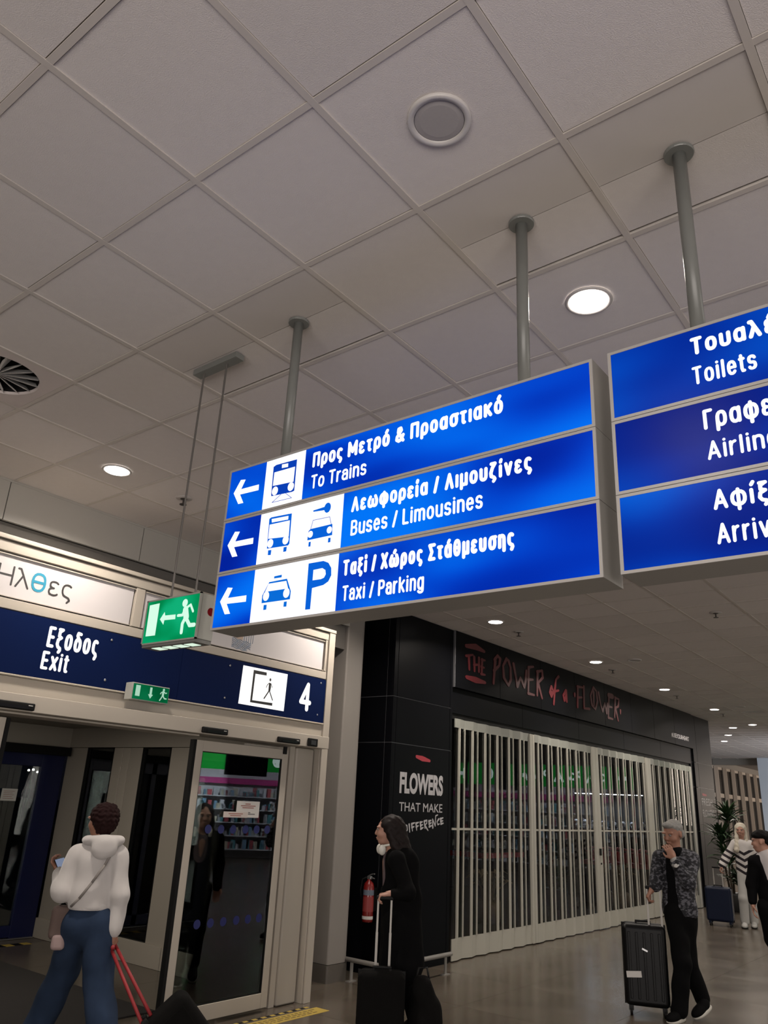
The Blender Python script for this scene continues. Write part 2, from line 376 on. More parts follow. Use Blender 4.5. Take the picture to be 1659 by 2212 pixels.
for i, j, x, y in cells:
    if (i, j) in swirl_cells and (i, j) == (1, 5): continue
    if (i, j) in nearset:
        z = CEIL+.004+rnd.uniform(-.0012, .0012)
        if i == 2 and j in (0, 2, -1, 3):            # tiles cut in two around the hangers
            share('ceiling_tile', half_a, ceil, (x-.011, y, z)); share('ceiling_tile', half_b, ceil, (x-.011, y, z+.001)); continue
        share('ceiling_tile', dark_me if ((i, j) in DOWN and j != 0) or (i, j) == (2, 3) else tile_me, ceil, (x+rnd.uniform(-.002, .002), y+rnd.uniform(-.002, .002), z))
    else: rest.box(x-.286, x+.286, y-.286, y+.286, CEIL+.004, CEIL+.016)
tag(rest.build('ceiling_tile_field', TILE, ceil), kind='stuff')
for i in range(-6, 53):
    x = GX+TS*i; y1 = 5.62 if x < 19.2 else 8.9
    MB().box(x-.012, x+.012, -8, y1, CEIL, CEIL+.03).build('grid_bar', GRID, ceil)
for j in range(-14, 15):
    y = GY+TS*j; x0 = -3 if y < 5.6 else 19.2
    if y > 8.95: continue
    MB().box(x0, 31.6, y-.0125, y+.0125, CEIL-.0008, CEIL+.03).build('grid_bar', GRID, ceil)
# swirl air diffusers are built into the grid
def swirl(i, j, label):
    x, y = tc_(i, j); t = empty('air_diffuser', (x, y, CEIL)); tag(t, label, 'air vent')
    mb = MB(); N = 48; R = .232
    outer = []
    for k in range(N):
        a = 2*math.pi*k/N; c, s = math.cos(a), math.sin(a); q = .287/max(abs(c), abs(s)); outer.append((c*q, s*q))
    inner = [(R*math.cos(2*math.pi*k/N), R*math.sin(2*math.pi*k/N)) for k in range(N)]
    mb.ring([[(a, b, .006) for a, b in outer], [(a, b, .0) for a, b in outer], [(a, b, 0) for a, b in inner], [(a*.97, b*.97, .014) for a, b in inner]], cap=False)
    mb.build('plate', mat('vent_plate', (.56, .50, .48), rough=.6), t)
    MB().lathe([(R*.99, .012), (R*1.0, .14), (.001, .14)], seg=32, cap=False).build('throat', mat('vent_throat', (.006, .005, .005), rough=.9), t)
    va = MB()
    m = mat('vent_vane', (.50, .49, .48), rough=.45)
    L = R*.97
    va.v = [(.015, 0, .0), (L, -.004, .0), (L, .016, .001), (.015, .003, .001), (.015, .012, .05), (L, .05, .055), (L*.9, .03, .055), (.015, .01, .05)]
    me = MB(); me.v = [(.012, -.002, .003), (L*.8, -.006, .003), (L, 0, .001), (L*.8, .008, .004), (.012, .004, .004), (.012, .014, .045), (L*.8, .05, .05), (L*.97, .05, .05)]
    me.f = [(0, 1, 2, 3, 4), (4, 3, 6, 5), (3, 2, 7, 6)]
    vm = me.mesh('vane', m)
    for k in range(16): share('vane', vm, t, (0, 0, 0), (0, 0, 2*math.pi*k/16+.13))
    MB().lathe([(.018, .0), (.02, .004), (.02, .03)], seg=16).build('hub', m, t)
    return t
swirl(1, 5, 'square ceiling air diffuser with swirl vanes at the left edge of the photo')

# ------------------------------------------------------------------ left wall (exit side): upper wall panels, recess
WY = 5.62
wl = MB().box(-3, 6.86, WY+.25, WY+.35, 2.6, CEIL+.16).build('wall_left', DARKREC); tag(wl, kind='structure')
for k in range(-4, 4):
    x0 = 2.487+1.203*k
    if x0 > 6.4: continue
    MB().box(x0+.004, min(x0+1.199, 6.5), WY, WY+.03, 3.497, CEIL+.012).build('wall_panel', GREYW, wl)
MB().box(-3, 6.5, WY+.06, WY+.09, 3.24, 3.50).build('recess_back', mat('recess_grey', (.13, .12, .108), rough=.7), wl)
MB().box(-3, 6.5, WY-.004, WY+.02, CEIL-.016, CEIL-.002).build('wall_angle', GREYW, wl)
tag(MB().box(5.86, 6.6, 5.95, 6.05, 0, CEIL).build('wall_left', mat('side_grey', (.20, .19, .175), rough=.6)), kind='structure')
# column between the exit and the shop
MB_ = MB()
prof = []
for (cx, cy, a0) in ((6.53, 5.66, 180), (6.75, 5.74, 270), (6.75, 6.1, 0), (6.53, 6.12, 90)):
    rr = .02 if cx < 6.6 else .1
    for t in range(7): a = math.radians(a0+15*t); prof.append((cx+rr*math.cos(a), cy+rr*math.sin(a)))
column = MB_.ring([[(x, y, .16) for x, y in prof], [(x, y, CEIL) for x, y in prof]]).build('trim_1', mat('column_paint', (.23, .21, .19), rough=.55, noise=.05, nscale=2)); tag(column, kind='structure')
cp = [(6.68+(x-6.68)*1.06, 5.88+(y-5.88)*1.04) for x, y in prof]
MB().ring([[(x, y, 0) for x, y in cp], [(x, y, .155) for x, y in cp]]).build('plinth', mat('plinth_stone', (.10, .088, .075), rough=.4, noise=.1, nscale=10), column)

# ------------------------------------------------------------------ exit portal
PY = 5.26
portal = empty('wall_front', (0, 0, 0)); tag(portal, kind='structure')
def pbox(name, x0, x1, z0, z1, y0=PY, y1=PY+.3, m=CREAM, parent=None, bev=.003):
    return MB().box(x0, x1, y0, y1, z0, z1).build(name, m, parent or portal, bev=bev, seg=1)
pbox('core', 1.1, 5.84, 2.235, 3.27, PY+.03, PY+.33, DARKREC, bev=0)
pbox('post', 5.776, 5.862, 0, 3.284, PY-.012, PY+.30)          # right outer post
pbox('post', 5.762, 5.772, 0, 3.20, PY+.004, PY+.2)
pbox('post', 1.05, 1.14, 0, 3.284, PY-.012, PY+.30)
pbox('top_rail', 1.05, 5.772, 3.172, 3.245, PY, PY+.3)
pbox('top_cap', 1.05, 5.862, 3.252, 3.284, PY-.02, PY+.3)
pbox('mullion', 3.482, 3.563, 2.86, 3.166, PY, PY+.2)
pbox('mullion', 5.735, 5.758, 2.86, 3.166, PY, PY+.2)
pbox('sub_rail', 1.14, 5.772, 2.782, 2.852, PY, PY+.3)
WPAN = mat('white_fascia_sheet', (.50, .475, .475), rough=.45)
for x0, x1 in ((1.15, 3.474), (3.571, 5.727)):
    p = pbox('sign_sheet', x0+.006, x1-.006, 2.862, 3.158, PY+.018, PY+.03, WPAN, bev=0)
    mb = MB(); mb.box(x0, x1, PY+.004, PY+.03, 3.150, 3.158); mb.box(x0, x1, PY+.004, PY+.03, 2.862, 2.867); mb.build('sheet_bead', CREAM2, p)
NAVY = mat('navy_sheet', (.0035, .0095, .048), rough=.45, noise=.08, nscale=1.5, spec=.05)
pbox('navy_sign_panel', 1.15, 4.0, 2.362, 2.775, PY-.004, PY+.03, NAVY, bev=0)
pbox('navy_sign_panel', 4.003, 5.772, 2.362, 2.775, PY-.004, PY+.03, NAVY, bev=0)
pbox('sign_lip', 1.15, 5.772, 2.345, 2.358, PY-.015, PY+.03)
pbox('header', 1.15, 5.772, 2.232, 2.343, PY+.006, PY+.3, CREAM2)
pbox('door_track', 1.15, 5.772, 2.117, 2.226, PY-.10, PY+.22)
pbox('track_lip', 1.15, 4.27, 2.100, 2.115, PY-.02, PY+.2, CREAM2)
for x, z in ((2.03+1.3, 2.72), (2.03+1.3, 2.42), (4.52, 2.718), (4.5, 2.44), (5.70, 2.735), (5.68, 2.43), (2.3, 2.66), (2.3, 2.42)):
    MB().lathe([(.008, 0), (.009, .003), (.006, .006)], seg=10).build('screw', STEEL, portal, (x, PY-.004, z), (math.radians(90), 0, 0))
# right hand fixed part beside the doors
pbox('door_post', 5.50, 5.745, 0, 2.117, PY+.05, PY+.3, CREAM2, bev=.02)
pbox('door_jamb', 5.43, 5.497, 0, 2.117, PY+.07, PY+.22)
pbox('left_post', 1.14, 1.5, 0, 2.117, PY+.05, PY+.3)
def leaf(name, x0, x1, y, zb, zt, st=.072, railb=.11, railt=.085, g=True, label=None, gasket=None, kind='structure'):
    t = empty(name, (x0, y, zb)); 
    if kind: tag(t, kind=kind)
    W = x1-x0; Hh = zt-zb; d = .04
    MB().box(0, st, 0, d, 0, Hh).build('stile', CREAM, t, bev=.003, seg=1); MB().box(W-st, W, 0, d, 0, Hh).build('stile', CREAM, t, bev=.003, seg=1)
    MB().box(st, W-st, 0, d, Hh-railt, Hh).build('rail', CREAM, t, bev=.003, seg=1); MB().box(st, W-st, 0, d, 0, railb).build('rail', CREAM, t, bev=.003, seg=1)
    MB().box(st, W-st, .016, .022, railb, Hh-railt).build('pane', GLS, t)
    mb = MB(); e = .006
    for a, b, c, q in ((st, st+e, railb, Hh-railt), (W-st-e, W-st, railb, Hh-railt), (st, W-st, railb, railb+e), (st, W-st, Hh-railt-e, Hh-railt)): mb.box(a, b, .006, .032, c, q)
    mb.build('seal', BLK, t)
    if gasket is not None: MB().box(*( (-.03, -.002) if gasket == 'l' else (W+.002, W+.03)), .0, .05, 0, Hh).build('gasket', BLK, t)
    return t
d1 = leaf('door_1', 4.27, 5.34, PY, .035, 2.075, gasket='l')
d2 = leaf('door_2', 1.6, 2.655, PY, .035, 2.075, gasket='r')
d3 = leaf('door_3', 4.9, 5.43, PY+.09, .02, 2.10, st=.05, railb=.14)
pbox('roller_cap', 5.262, 5.30, 2.035, 2.10, PY-.02, PY+.0, BLK)
# blue manifestation dots and papers on the leaf
BDOT = mat('blue_dot', (.008, .012, .09), rough=.5)
for z, xs in ((.705, [4.508, 4.644, 4.777, 4.917, 5.046, 5.172]), (1.395, [4.508, 4.644, 4.777, 4.917, 5.046, 5.172])):
    for x in xs: MB().lathe([(.034, 0), (.034, .001)], seg=20).build('dot_sticker', BDOT, d1, (x-4.27, .0155, z-.035), (math.radians(90), 0, 0))
ps = MB().box(4.773, 5.037, PY-.002, PY-.001, 1.49, 1.62).build('paper_notice', PAPER); tag(ps, 'larger white paper notice with red and grey print on the glass sliding door', 'notice')
INK = mat('red_ink', (.28, .10, .08), rough=.8); INK2 = mat('grey_ink', (.12, .11, .11), rough=.8)
mb = MB()
for z, a, b in ((1.598, 4.87, 4.93), (1.583, 4.82, 4.99), (1.568, 4.84, 4.97)): mb.box(a, b, PY-.0028, PY-.002, z-.004, z+.003)
mb.build('print', INK, ps)
mb = MB()
for z, a, b in ((1.53, 4.91, 4.935), (1.518, 4.91, 4.99)): mb.box(a, b, PY-.0028, PY-.002, z-.004, z+.003)
mb.build('print', INK2, ps)
p2 = MB().box(4.635, 4.905, PY-.004, PY-.003, 1.488, 1.533).build('paper_notice', mat('cream_paper', (.52, .46, .42), rough=.8)); tag(p2, 'small wide paper strip stuck over the lower left corner of the larger door notice', 'notice')
mb = MB()
for z, a, b in ((1.518, 4.69, 4.85), (1.503, 4.71, 4.83)): mb.box(a, b, PY-.0048, PY-.004, z-.003, z+.003)
mb.build('print', INK, p2)

# ------------------------------------------------------------------ vestibule behind the exit doors
VX = 5.65; VY = 9.45
ves = empty('wall_right', (0, 0, 0)); tag(ves, kind='structure')
def vbox(name, y0, y1, z0, z1, x0=VX, x1=VX+.08, m=CREAM): return MB().box(x0, x1, y0, y1, z0, z1).build(name, m, ves, bev=.003, seg=1)
# side wall frames: glazing fields (y0,y1)
vbox('side_header', PY+.35, VY, 2.13, 2.6, m=CREAM2)
for a, b in ((PY+.35, 5.9), (6.95, 7.38), (7.90, 8.14), (8.146, 8.28), (8.286, 8.46), (9.02, VY)): vbox('mullion', a, b, .2, 2.126, m=CREAM2 if b-a > .2 else CREAM)
for a, b in ((PY+.35, 7.07), (7.075, 8.0), (8.01, 9.0), (9.005, VY)): vbox('base_panel', a, b, 0, .205, VX-.03, VX+.08)
for a, b in ((5.9, 6.95), (7.38, 7.90), (8.46, 9.02)):
    MB().box(VX+.03, VX+.036, a, b, .2, 2.126).build('pane', GLS, ves)
    mb = MB(); mb.box(VX-.002, VX+.03, a, a+.012, .2, 2.126); mb.box(VX-.002, VX+.03, b-.012, b, .2, 2.126); mb.box(VX-.002, VX+.03, a, b, .2, .21); mb.box(VX-.002, VX+.03, a, b, 2.116, 2.126); mb.build('seal', BLK, ves)
tag(MB().box(1.0, VX+.1, PY+.34, VY+.1, 2.36, 2.42).build('ceiling', mat('vestibule_ceiling', (.26, .235, .20), rough=.7)), kind='structure')
tag(MB().box(VX+.5, VX+.55, 6.2, VY, 0, 2.6).build('wall_right', mat('vest_outer', (.10, .105, .09), rough=.6)), kind='structure')
vl = bpy.data.lights.new('vestibule_fill', 'AREA'); vl.shape = 'RECTANGLE'; vl.size = 2.2; vl.size_y = .5; vl.energy = 34; vl.color = (1, .9, .78)  # added fill without a fixture, brightens the vestibule walls and floor
vo = bpy.data.objects.new('vestibule_fill', vl); COL.objects.link(vo); vo.location = (3.2, 7.2, 2.34)
# outer blue sliding door
BLUE = mat('blue_lacquer', (.001, .004, .045), rough=.4, noise=.06)
od = empty('door_4', (0, 0, 0)); tag(od, kind='structure')
def obox(name, x0, x1, z0, z1, y0=VY, y1=VY+.06, m=BLUE): return MB().box(x0, x1, y0, y1, z0, z1).build(name, m, od, bev=.003, seg=1)
obox('stile', 5.33, 5.62, 0, 2.12); obox('rail', 3.4, 5.33, 1.88, 2.12); obox('rail', 3.4, 5.33, .02, .14); obox('stile', 3.2, 3.4, 0, 2.12); obox('stile', 4.32, 4.40, 0, 2.12)
obox('pane', 3.4, 5.33, .14, 1.88, VY+.03, VY+.036, GLS)
obox('threshold', 3.0, 5.6, 0, .012, VY-.05, VY, STEEL)
obox('operator_cover', 1.2, 5.60, 2.02, 2.12, VY-.16, VY-.001, BLK)
obox('header', 1.2, 5.65, 2.125, 2.36, VY-.02, VY+.06, CREAM2)
obox('side_screen', 1.2, 3.19, 0, 2.12, VY, VY+.05, CREAM2)
op = MB().box(4.894, 5.085, VY-.002, VY-.001, 1.475, 1.61).build('paper_notice', PAPER); tag(op, 'white printed sheet on the blue framed outer door', 'notice')
mb = MB()
for k in range(5): mb.box(4.92, 5.05-.02*(k % 2), VY-.003, VY-.002, 1.50+.02*k, 1.504+.02*k)
mb.build('print', INK, op)
for a, b in ((VX-.55, VX-.06),):
    pass
mt = MB().box(2.2, 4.66, 5.83, 8.6, .0, .012).build('door_mat', mat('dark_mat', (.032, .028, .026), rough=.95, noise=.2, nscale=40, bump=.8), bev=.003); tag(mt, 'dark grey entrance mat on the floor inside the exit doors', 'mat')

# outside, beyond the blue doors
ap = MB().box(-10, 60, 9.85, 140, -.25, -.02).build('floor', mat('asphalt', (.02, .02, .02), rough=.8)); tag(ap, kind='structure')
for k, (x, z) in enumerate(((21.90, 2.36), (22.14, 2.40), (22.40, 2.30), (22.6, 2.22), (22.81, 2.14))):
    o = empty('street_lamp', (x, 40, -.02)); tag(o, 'tiny white street lamp in the night seen through the blue outer door', 'lamp', 'row of distant street lamps')
    MB().lathe([(.03, 0), (.03, z+.02)], seg=8).build('pole', POLE, o)
    MB().lathe([(.02, z-.02), (.055, z+.0), (.055, z+.05), (.02, z+.08)], seg=10).build('lamp_head', emit('street_white', (1, .93, .8), 9), o)
o = empty('signal_lamp', (22.92, 40, -.02)); tag(o, 'red signal lamp glowing outside behind the outer door', 'lamp')
MB().lathe([(.05, 0), (.04, .02)], seg=8).build('foot', POLE, o)
MB().box(-.1, .1, -.05, .05, -.34, 0).build('housing', POLE, o)
MB().box(-.09, .09, -.09, -.055, -.32, -.12).build('lens', emit('signal_red', (1, .12, .05), 14), o)

# ------------------------------------------------------------------ flower shop front
QY = 5.476
shop = empty('wall_back', (0, 0, 0)); tag(shop, kind='structure')
sb = lambda name, x0, x1, y0, y1, z0, z1, m=SHOPB, par=None, bev=.002: MB().box(x0, x1, y0, y1, z0, z1).build(name, m, par or shop, bev=bev, seg=1)
sb('pillar_core', 7.178, 8.39, QY+.008, 6.6, 0, CEIL-.001, ALU, bev=0)
rows = ((.0, 2.300), (2.308, 2.812), (2.820, CEIL-.002))
for z0, z1 in rows:
    for x0, x1 in ((7.170, 7.238), (7.245, 8.343), (8.350, 8.405)): sb('cladding_panel', x0, x1, QY, QY+.02, z0, z1)
    for y0, y1 in ((QY+.021, 5.575), (5.582, 6.5)): sb('cladding_panel', 7.170, 7.19, y0, y1, z0, z1)
# right pillar
sb('pillar_core', 18.1, 19.25, QY+.008, 8.8, 0, CEIL-.001, ALU, bev=0)
for z0, z1 in rows:
    for x0, x1 in ((17.96, 18.2), (18.21, 19.26)): sb('cladding_panel', x0, x1, QY, QY+.02, z0, z1)
    for k in range(3): sb('cladding_panel', 19.24, 19.262, QY+.022+1.1*k, QY+1.115+1.1*k, z0, z1)
# proud fascia, lintel
fx = [8.42, 9.557, 10.78, 11.97, 13.18, 14.39, 15.56, 16.75, 17.93]
for a, b in zip(fx[:-1], fx[1:]): sb('fascia_panel', a+.003, b-.003, QY-.028, QY+.05, 3.085, CEIL-.002)
sb('fascia_end', 8.410, 8.420, QY-.026, QY+.05, 3.085, CEIL-.002, ALU)
sb('fascia_core', 8.42, 17.93, QY+.052, QY+.3, 2.79, CEIL-.002)
lx = [8.41, 10.3, 12.2, 14.1, 16.0, 17.95]
for a, b in zip(lx[:-1], lx[1:]): sb('lintel_panel', a+.003, b-.003, QY+.03, QY+.051, 2.77, 3.083)
sb('gate_recess', 8.41, 17.95, QY+.05, QY+.3, 2.70, 2.79, BLK)
sb('reveal', 17.80, 17.95, QY+.03, QY+.3, 0, 2.77)
# shop shell
tag(MB().box(8.39, 18.05, 10.4, 10.5, 0, CEIL).build('wall_back', mat('shop_back', (.035, .028, .022), rough=.7)), kind='structure')
tag(MB().box(17.95, 18.09, 5.8, 10.4, 0, CEIL).build('wall_right', mat('shop_side', (.02, .018, .017), rough=.7)), kind='structure')
tag(MB().box(8.39, 8.5, 6.6, 10.4, 0, CEIL).build('wall_left', mat('shop_side', (.02, .018, .017), rough=.7)), kind='structure')
tag(MB().box(8.39, 18.05, QY+.31, 10.4, 3.3, 3.35).build('ceiling', mat('shop_ceiling', (.04, .035, .032), rough=.8)), kind='structure')

# ------------------------------------------------------------------ folding gate
gate = empty('security_gate', (8.43, 5.50, 0)); tag(gate, 'closed cream folding grille across the dark flower shop front', 'gate')
GC = mat('gate_enamel', (.40, .385, .33), rough=.4, noise=.04, nscale=4)
GC2 = mat('gate_band', (.27, .275, .245), rough=.45, noise=.05, nscale=4)
PVC = glass('gate_pane', (.88, .90, .90), .95)
sl_me = MB().box(-.019, .019, -.009, .009, .23, 2.60).mesh('slat', GC)
posts = [(10.45, 10.60), (12.62, 12.86), (15.04, 15.30)]
secs = [(8.47, 10.45, 12), (10.60, 12.62, 12), (12.86, 15.04, 13), (15.30, 17.75, 15)]
for x0, x1, n in secs:
    stp = (x1-x0)/(n+.5); xs = []
    for k in range(n): xs.append((x0+stp*(k+.75), .014 if k % 2 else -.014))
    for x, y in xs: share('slat', sl_me, gate, (x-8.43, y, 0))
    pts = [(x0, -.014 if n else 0)]+xs+[(x1, .0)]
    for (xa, ya), (xb, yb) in zip(pts[:-1], pts[1:]):
        a, b = xa-8.43, xb-8.43; tilt = abs(xb-xa) < .2
        for nm, z0, z1, m in (('top_band', 2.595, 2.705, GC2), ('bottom_band', .012, .235, GC)):
            mb = MB(); t = .006
            mb.v = [(a, ya*1.3-t, z0), (b, yb*1.3-t, z0), (b, yb*1.3+t, z0), (a, ya*1.3+t, z0), (a, ya*1.3-t, z1), (b, yb*1.3-t, z1), (b, yb*1.3+t, z1), (a, ya*1.3+t, z1)]
            mb.f = [(0, 3, 2, 1), (4, 5, 6, 7), (0, 1, 5, 4), (1, 2, 6, 5), (2, 3, 7, 6), (3, 0, 4, 7)]
            mb.build(nm, m, gate)
        mb = MB(); wide = (ya < yb)
        y0_, y1_ = (yb*.2, ya*.2) if wide else (0, 0)
        mb.v = [(a+.02, y0_, .235), (b-.02, y1_, .235), (b-.02, y1_, 2.595), (a+.02, y0_, 2.595)]; mb.f = [(0, 1, 2, 3)]
        mb.build('pane', PVC, gate)
    MB().box(x0-8.43, x1-8.43, -.006, .006, 1.398, 1.422).build('middle_rod', GC, gate)
for x0, x1 in posts:
    mb = MB(); mb.box(x0-8.43, (x0+x1)/2-8.43-.012, -.03, .012, .012, 2.70); mb.box((x0+x1)/2-8.43+.005, x1-8.43, -.025, .012, .012, 2.70)
    mb.build('gate_post', GC, gate, bev=.006)
MB().box(9.295-.02, 9.355-.03, .09, .11, 0, .01)
lk = MB().box(4.29, 4.35, -.045, -.03, 1.05, 1.15).build('lock_plate', BLK, gate)
MB().lathe([(.014, 0), (.014, .012)], axis='y', seg=12).build('lock_cylinder', BLK, gate, (4.33, -.045, .93))
MB().box(9.15, 9.30, -.02, .02, .012, 2.7).build('end_post', GC2, gate)

# ------------------------------------------------------------------ far part of the hall
fw = MB().box(19.27, 48, 8.98, 9.1, 0, CEIL+.16).build('wall_left', mat('far_wall', (.22, .20, .175), rough=.6)); tag(fw, kind='structure')
WIN = mat('night_glass', (.012, .01, .008), rough=.08, spec=.8)
FIN = mat('window_fin', (.20, .165, .135), rough=.4); LFR = mat('window_frame', (.50, .43, .36), rough=.4)
for k in range(13):
    x0 = 27.6+1.12*k
    wdw = empty('window_%d' % (k+1), (x0, 8.98, 0)); tag(wdw, kind='structure')
    MB().box(.05, .60, -.014, -.004, 2.62, 3.46).build('pane', WIN, wdw); MB().box(.05, .60, -.014, -.004, .1, 2.46).build('pane', WIN, wdw)
    MB().box(0, .05, -.05, -.002, .05, 3.56).build('frame', LFR, wdw); MB().box(.60, 1.115, -.055, -.002, .05, 3.56).build('fin', FIN, wdw)
    MB().box(.05, .60, -.03, -.002, 2.47, 2.61).build('transom', LFR, wdw); MB().box(.05, .60, -.03, -.002, 3.47, 3.56).build('frame', LFR, wdw)
tag(MB().box(31.62, 31.8, -8, 8.97, 3.60, CEIL+.16).build('trim_2', mat('beam', (.30, .28, .25), rough=.6)), kind='structure')
tag(MB().box(31.8, 48, -8, 8.97, 3.78, CEIL+.16).build('ceiling', mat('far_ceiling', (.35, .32, .30), rough=.8)), kind='structure')
tag(MB().box(31.0, 31.6, 6.0, 7.26, 0, CEIL).build('trim_3', mat('far_column', (.62, .68, .74), rough=.5)), kind='structure')
tag(MB().box(46, 46.2, -8, 9, 0, CEIL).build('wall_back', mat('far_end', (.22, .21, .20), rough=.6)), kind='structure')
ARROW = [(2.58, 2.94), (2.541, 2.998), (2.51, 2.993), (2.533, 2.951), (2.417, 2.949), (2.416, 2.922), (2.536, 2.926), (2.507, 2.88), (2.54, 2.881)]
ARROW_TIPS = [(2.58, 2.94), (2.577, 2.691), (2.58, 2.437)]
ICON = {'train_body': [(2.334, 3.014), (2.318, 3.02), (2.193, 3.017), (2.192, 2.872), (2.204, 2.869), (2.329, 2.875), (2.331, 2.883)], 'train_w': [[(2.324, 2.985), (2.2, 2.984), (2.201, 2.915), (2.325, 2.922)], [(2.281, 3.013), (2.244, 3.01), (2.243, 2.993), (2.28, 2.996)]], 'train_l': [(2.309, 2.895), (2.214, 2.895)], 'train_track': [(2.244, 2.872), (2.204, 2.842), (2.321, 2.844), (2.271, 2.871)], 'bus_body': [(2.326, 2.77), (2.314, 2.775), (2.193, 2.77), (2.191, 2.637), (2.198, 2.63), (2.322, 2.636)], 'bus_w': [[(2.31, 2.766), (2.211, 2.762), (2.211, 2.746), (2.307, 2.75)], [(2.319, 2.742), (2.2, 2.74), (2.198, 2.669), (2.319, 2.679)]], 'bus_l': [(2.304, 2.656), (2.214, 2.656)], 'bus_leg': [[(2.313, 2.627), (2.294, 2.626), (2.295, 2.604), (2.312, 2.606)], [(2.222, 2.626), (2.204, 2.626), (2.205, 2.606), (2.222, 2.606)]], 'key': [(2.071, 2.759), (2.004, 2.763), (2.002, 2.748), (2.069, 2.753)], 'key_c': [(1.993, 2.756)], 'car_body': [(2.077, 2.68), (1.96, 2.681), (1.957, 2.634), (2.09, 2.634), (2.087, 2.673)], 'car_roof': [(2.076, 2.681), (2.067, 2.716), (1.977, 2.714), (1.966, 2.68)], 'car_l': [(2.075, 2.657), (1.973, 2.658)], 'car_leg': [[(2.081, 2.625), (2.07, 2.625), (2.07, 2.605), (2.081, 2.606)], [(1.976, 2.625), (1.964, 2.624), (1.964, 2.606), (1.976, 2.606)]], 'taxi_body': [(2.286, 2.486), (2.185, 2.487), (2.157, 2.432), (2.158, 2.399), (2.319, 2.401), (2.32, 2.433)], 'taxi_top': [(2.26, 2.507), (2.217, 2.508), (2.217, 2.497), (2.26, 2.498)], 'taxi_w': [[(2.288, 2.479), (2.187, 2.478), (2.173, 2.445), (2.304, 2.447)]], 'taxi_l': [(2.296, 2.428), (2.18, 2.427)], 'taxi_leg': [[(2.305, 2.392), (2.288, 2.391), (2.288, 2.371), (2.305, 2.371)], [(2.19, 2.392), (2.174, 2.392), (2.174, 2.371), (2.19, 2.372)]], 'P_o': [(2.071, 2.534), (1.992, 2.533), (1.966, 2.522), (1.949, 2.499), (1.946, 2.469), (1.959, 2.446), (1.984, 2.435), (2.042, 2.43), (2.043, 2.346), (2.069, 2.347)], 'P_i': [(2.041, 2.503), (1.994, 2.504), (1.978, 2.494), (1.974, 2.477), (1.982, 2.464), (1.998, 2.46), (2.041, 2.461)]}
EXITG = {'corners': [(3.178, 2.517), (2.784, 2.517), (2.787, 2.31), (3.176, 2.309)], 'door': [(3.158, 2.497), (3.083, 2.499), (3.083, 2.345), (3.155, 2.346)], 'arrow': [(3.062, 2.419), (3.034, 2.451), (3.027, 2.434), (2.949, 2.431), (2.947, 2.409), (3.028, 2.412), (3.031, 2.391)], 'head': [(2.89, 2.479)], 's': [[(2.885, 2.45), (2.847, 2.466), (2.824, 2.433)], [(2.887, 2.447), (2.897, 2.423), (2.93, 2.424)], [(2.88, 2.446), (2.867, 2.409)], [(2.868, 2.407), (2.836, 2.37), (2.803, 2.369)], [(2.872, 2.41), (2.889, 2.382), (2.888, 2.342)]]}
LETTER_RED = [[(8.665, 3.522), (8.827, 3.563)], [(8.728, 3.533), (8.746, 3.354)], [(8.862, 3.542), (8.875, 3.353)], [(8.984, 3.549), (8.985, 3.36)], [(8.864, 3.437), (8.985, 3.457)], [(9.066, 3.542), (9.057, 3.344)], [(9.055, 3.535), (9.138, 3.541)], [(9.046, 3.44), (9.118, 3.438)], [(9.047, 3.343), (9.139, 3.346)], [(8.667, 3.653), (8.901, 3.682), (9.117, 3.658)], [(8.685, 3.247), (8.906, 3.243), (9.14, 3.243)], [(9.415, 3.581), (9.37, 3.263)], [(9.398, 3.592), (9.481, 3.666), (9.552, 3.631), (9.523, 3.53), (9.382, 3.439)], [(9.731, 3.661), (9.634, 3.548), (9.655, 3.385), (9.782, 3.294), (9.852, 3.387), (9.844, 3.553), (9.788, 3.643), (9.731, 3.661)], [(9.932, 3.624), (10.014, 3.411), (10.041, 3.316), (10.133, 3.456), (10.174, 3.42), (10.249, 3.331), (10.294, 3.437), (10.318, 3.585)], [(10.394, 3.646), (10.367, 3.262)], [(10.394, 3.646), (10.538, 3.678)], [(10.375, 3.463), (10.518, 3.484)], [(10.367, 3.262), (10.552, 3.263)], [(10.676, 3.625), (10.647, 3.27)], [(10.663, 3.623), (10.826, 3.664), (10.84, 3.561), (10.667, 3.448)], [(10.687, 3.45), (10.805, 3.247)], [(11.126, 3.468), (11.06, 3.369), (11.117, 3.317), (11.19, 3.401), (11.126, 3.468)], [(11.386, 3.658), (11.291, 3.598), (11.231, 3.407), (11.191, 3.207)], [(11.107, 3.375), (11.371, 3.441)], [(11.634, 3.476), (11.535, 3.386), (11.572, 3.314), (11.628, 3.398), (11.641, 3.477), (11.656, 3.303)], [(11.962, 3.467), (11.958, 3.426)], [(12.086, 3.601), (12.055, 3.265)], [(12.071, 3.599), (12.263, 3.61)], [(12.07, 3.424), (12.224, 3.444)], [(12.32, 3.634), (12.307, 3.279), (12.519, 3.294)], [(12.722, 3.673), (12.584, 3.523), (12.631, 3.366), (12.762, 3.316), (12.861, 3.46), (12.839, 3.623), (12.722, 3.673)], [(12.714, 3.606), (12.704, 3.375)], [(12.921, 3.617), (12.996, 3.41), (13.068, 3.319), (13.171, 3.465), (13.236, 3.305), (13.285, 3.479)], [(13.374, 3.626), (13.294, 3.228)], [(13.374, 3.626), (13.524, 3.629)], [(13.322, 3.433), (13.479, 3.434)], [(13.296, 3.238), (13.486, 3.232)], [(13.658, 3.629), (13.58, 3.276)], [(13.64, 3.626), (13.819, 3.614), (13.773, 3.487), (13.612, 3.433)], [(13.647, 3.427), (13.735, 3.231)], [(13.864, 3.428), (13.855, 3.368)]]
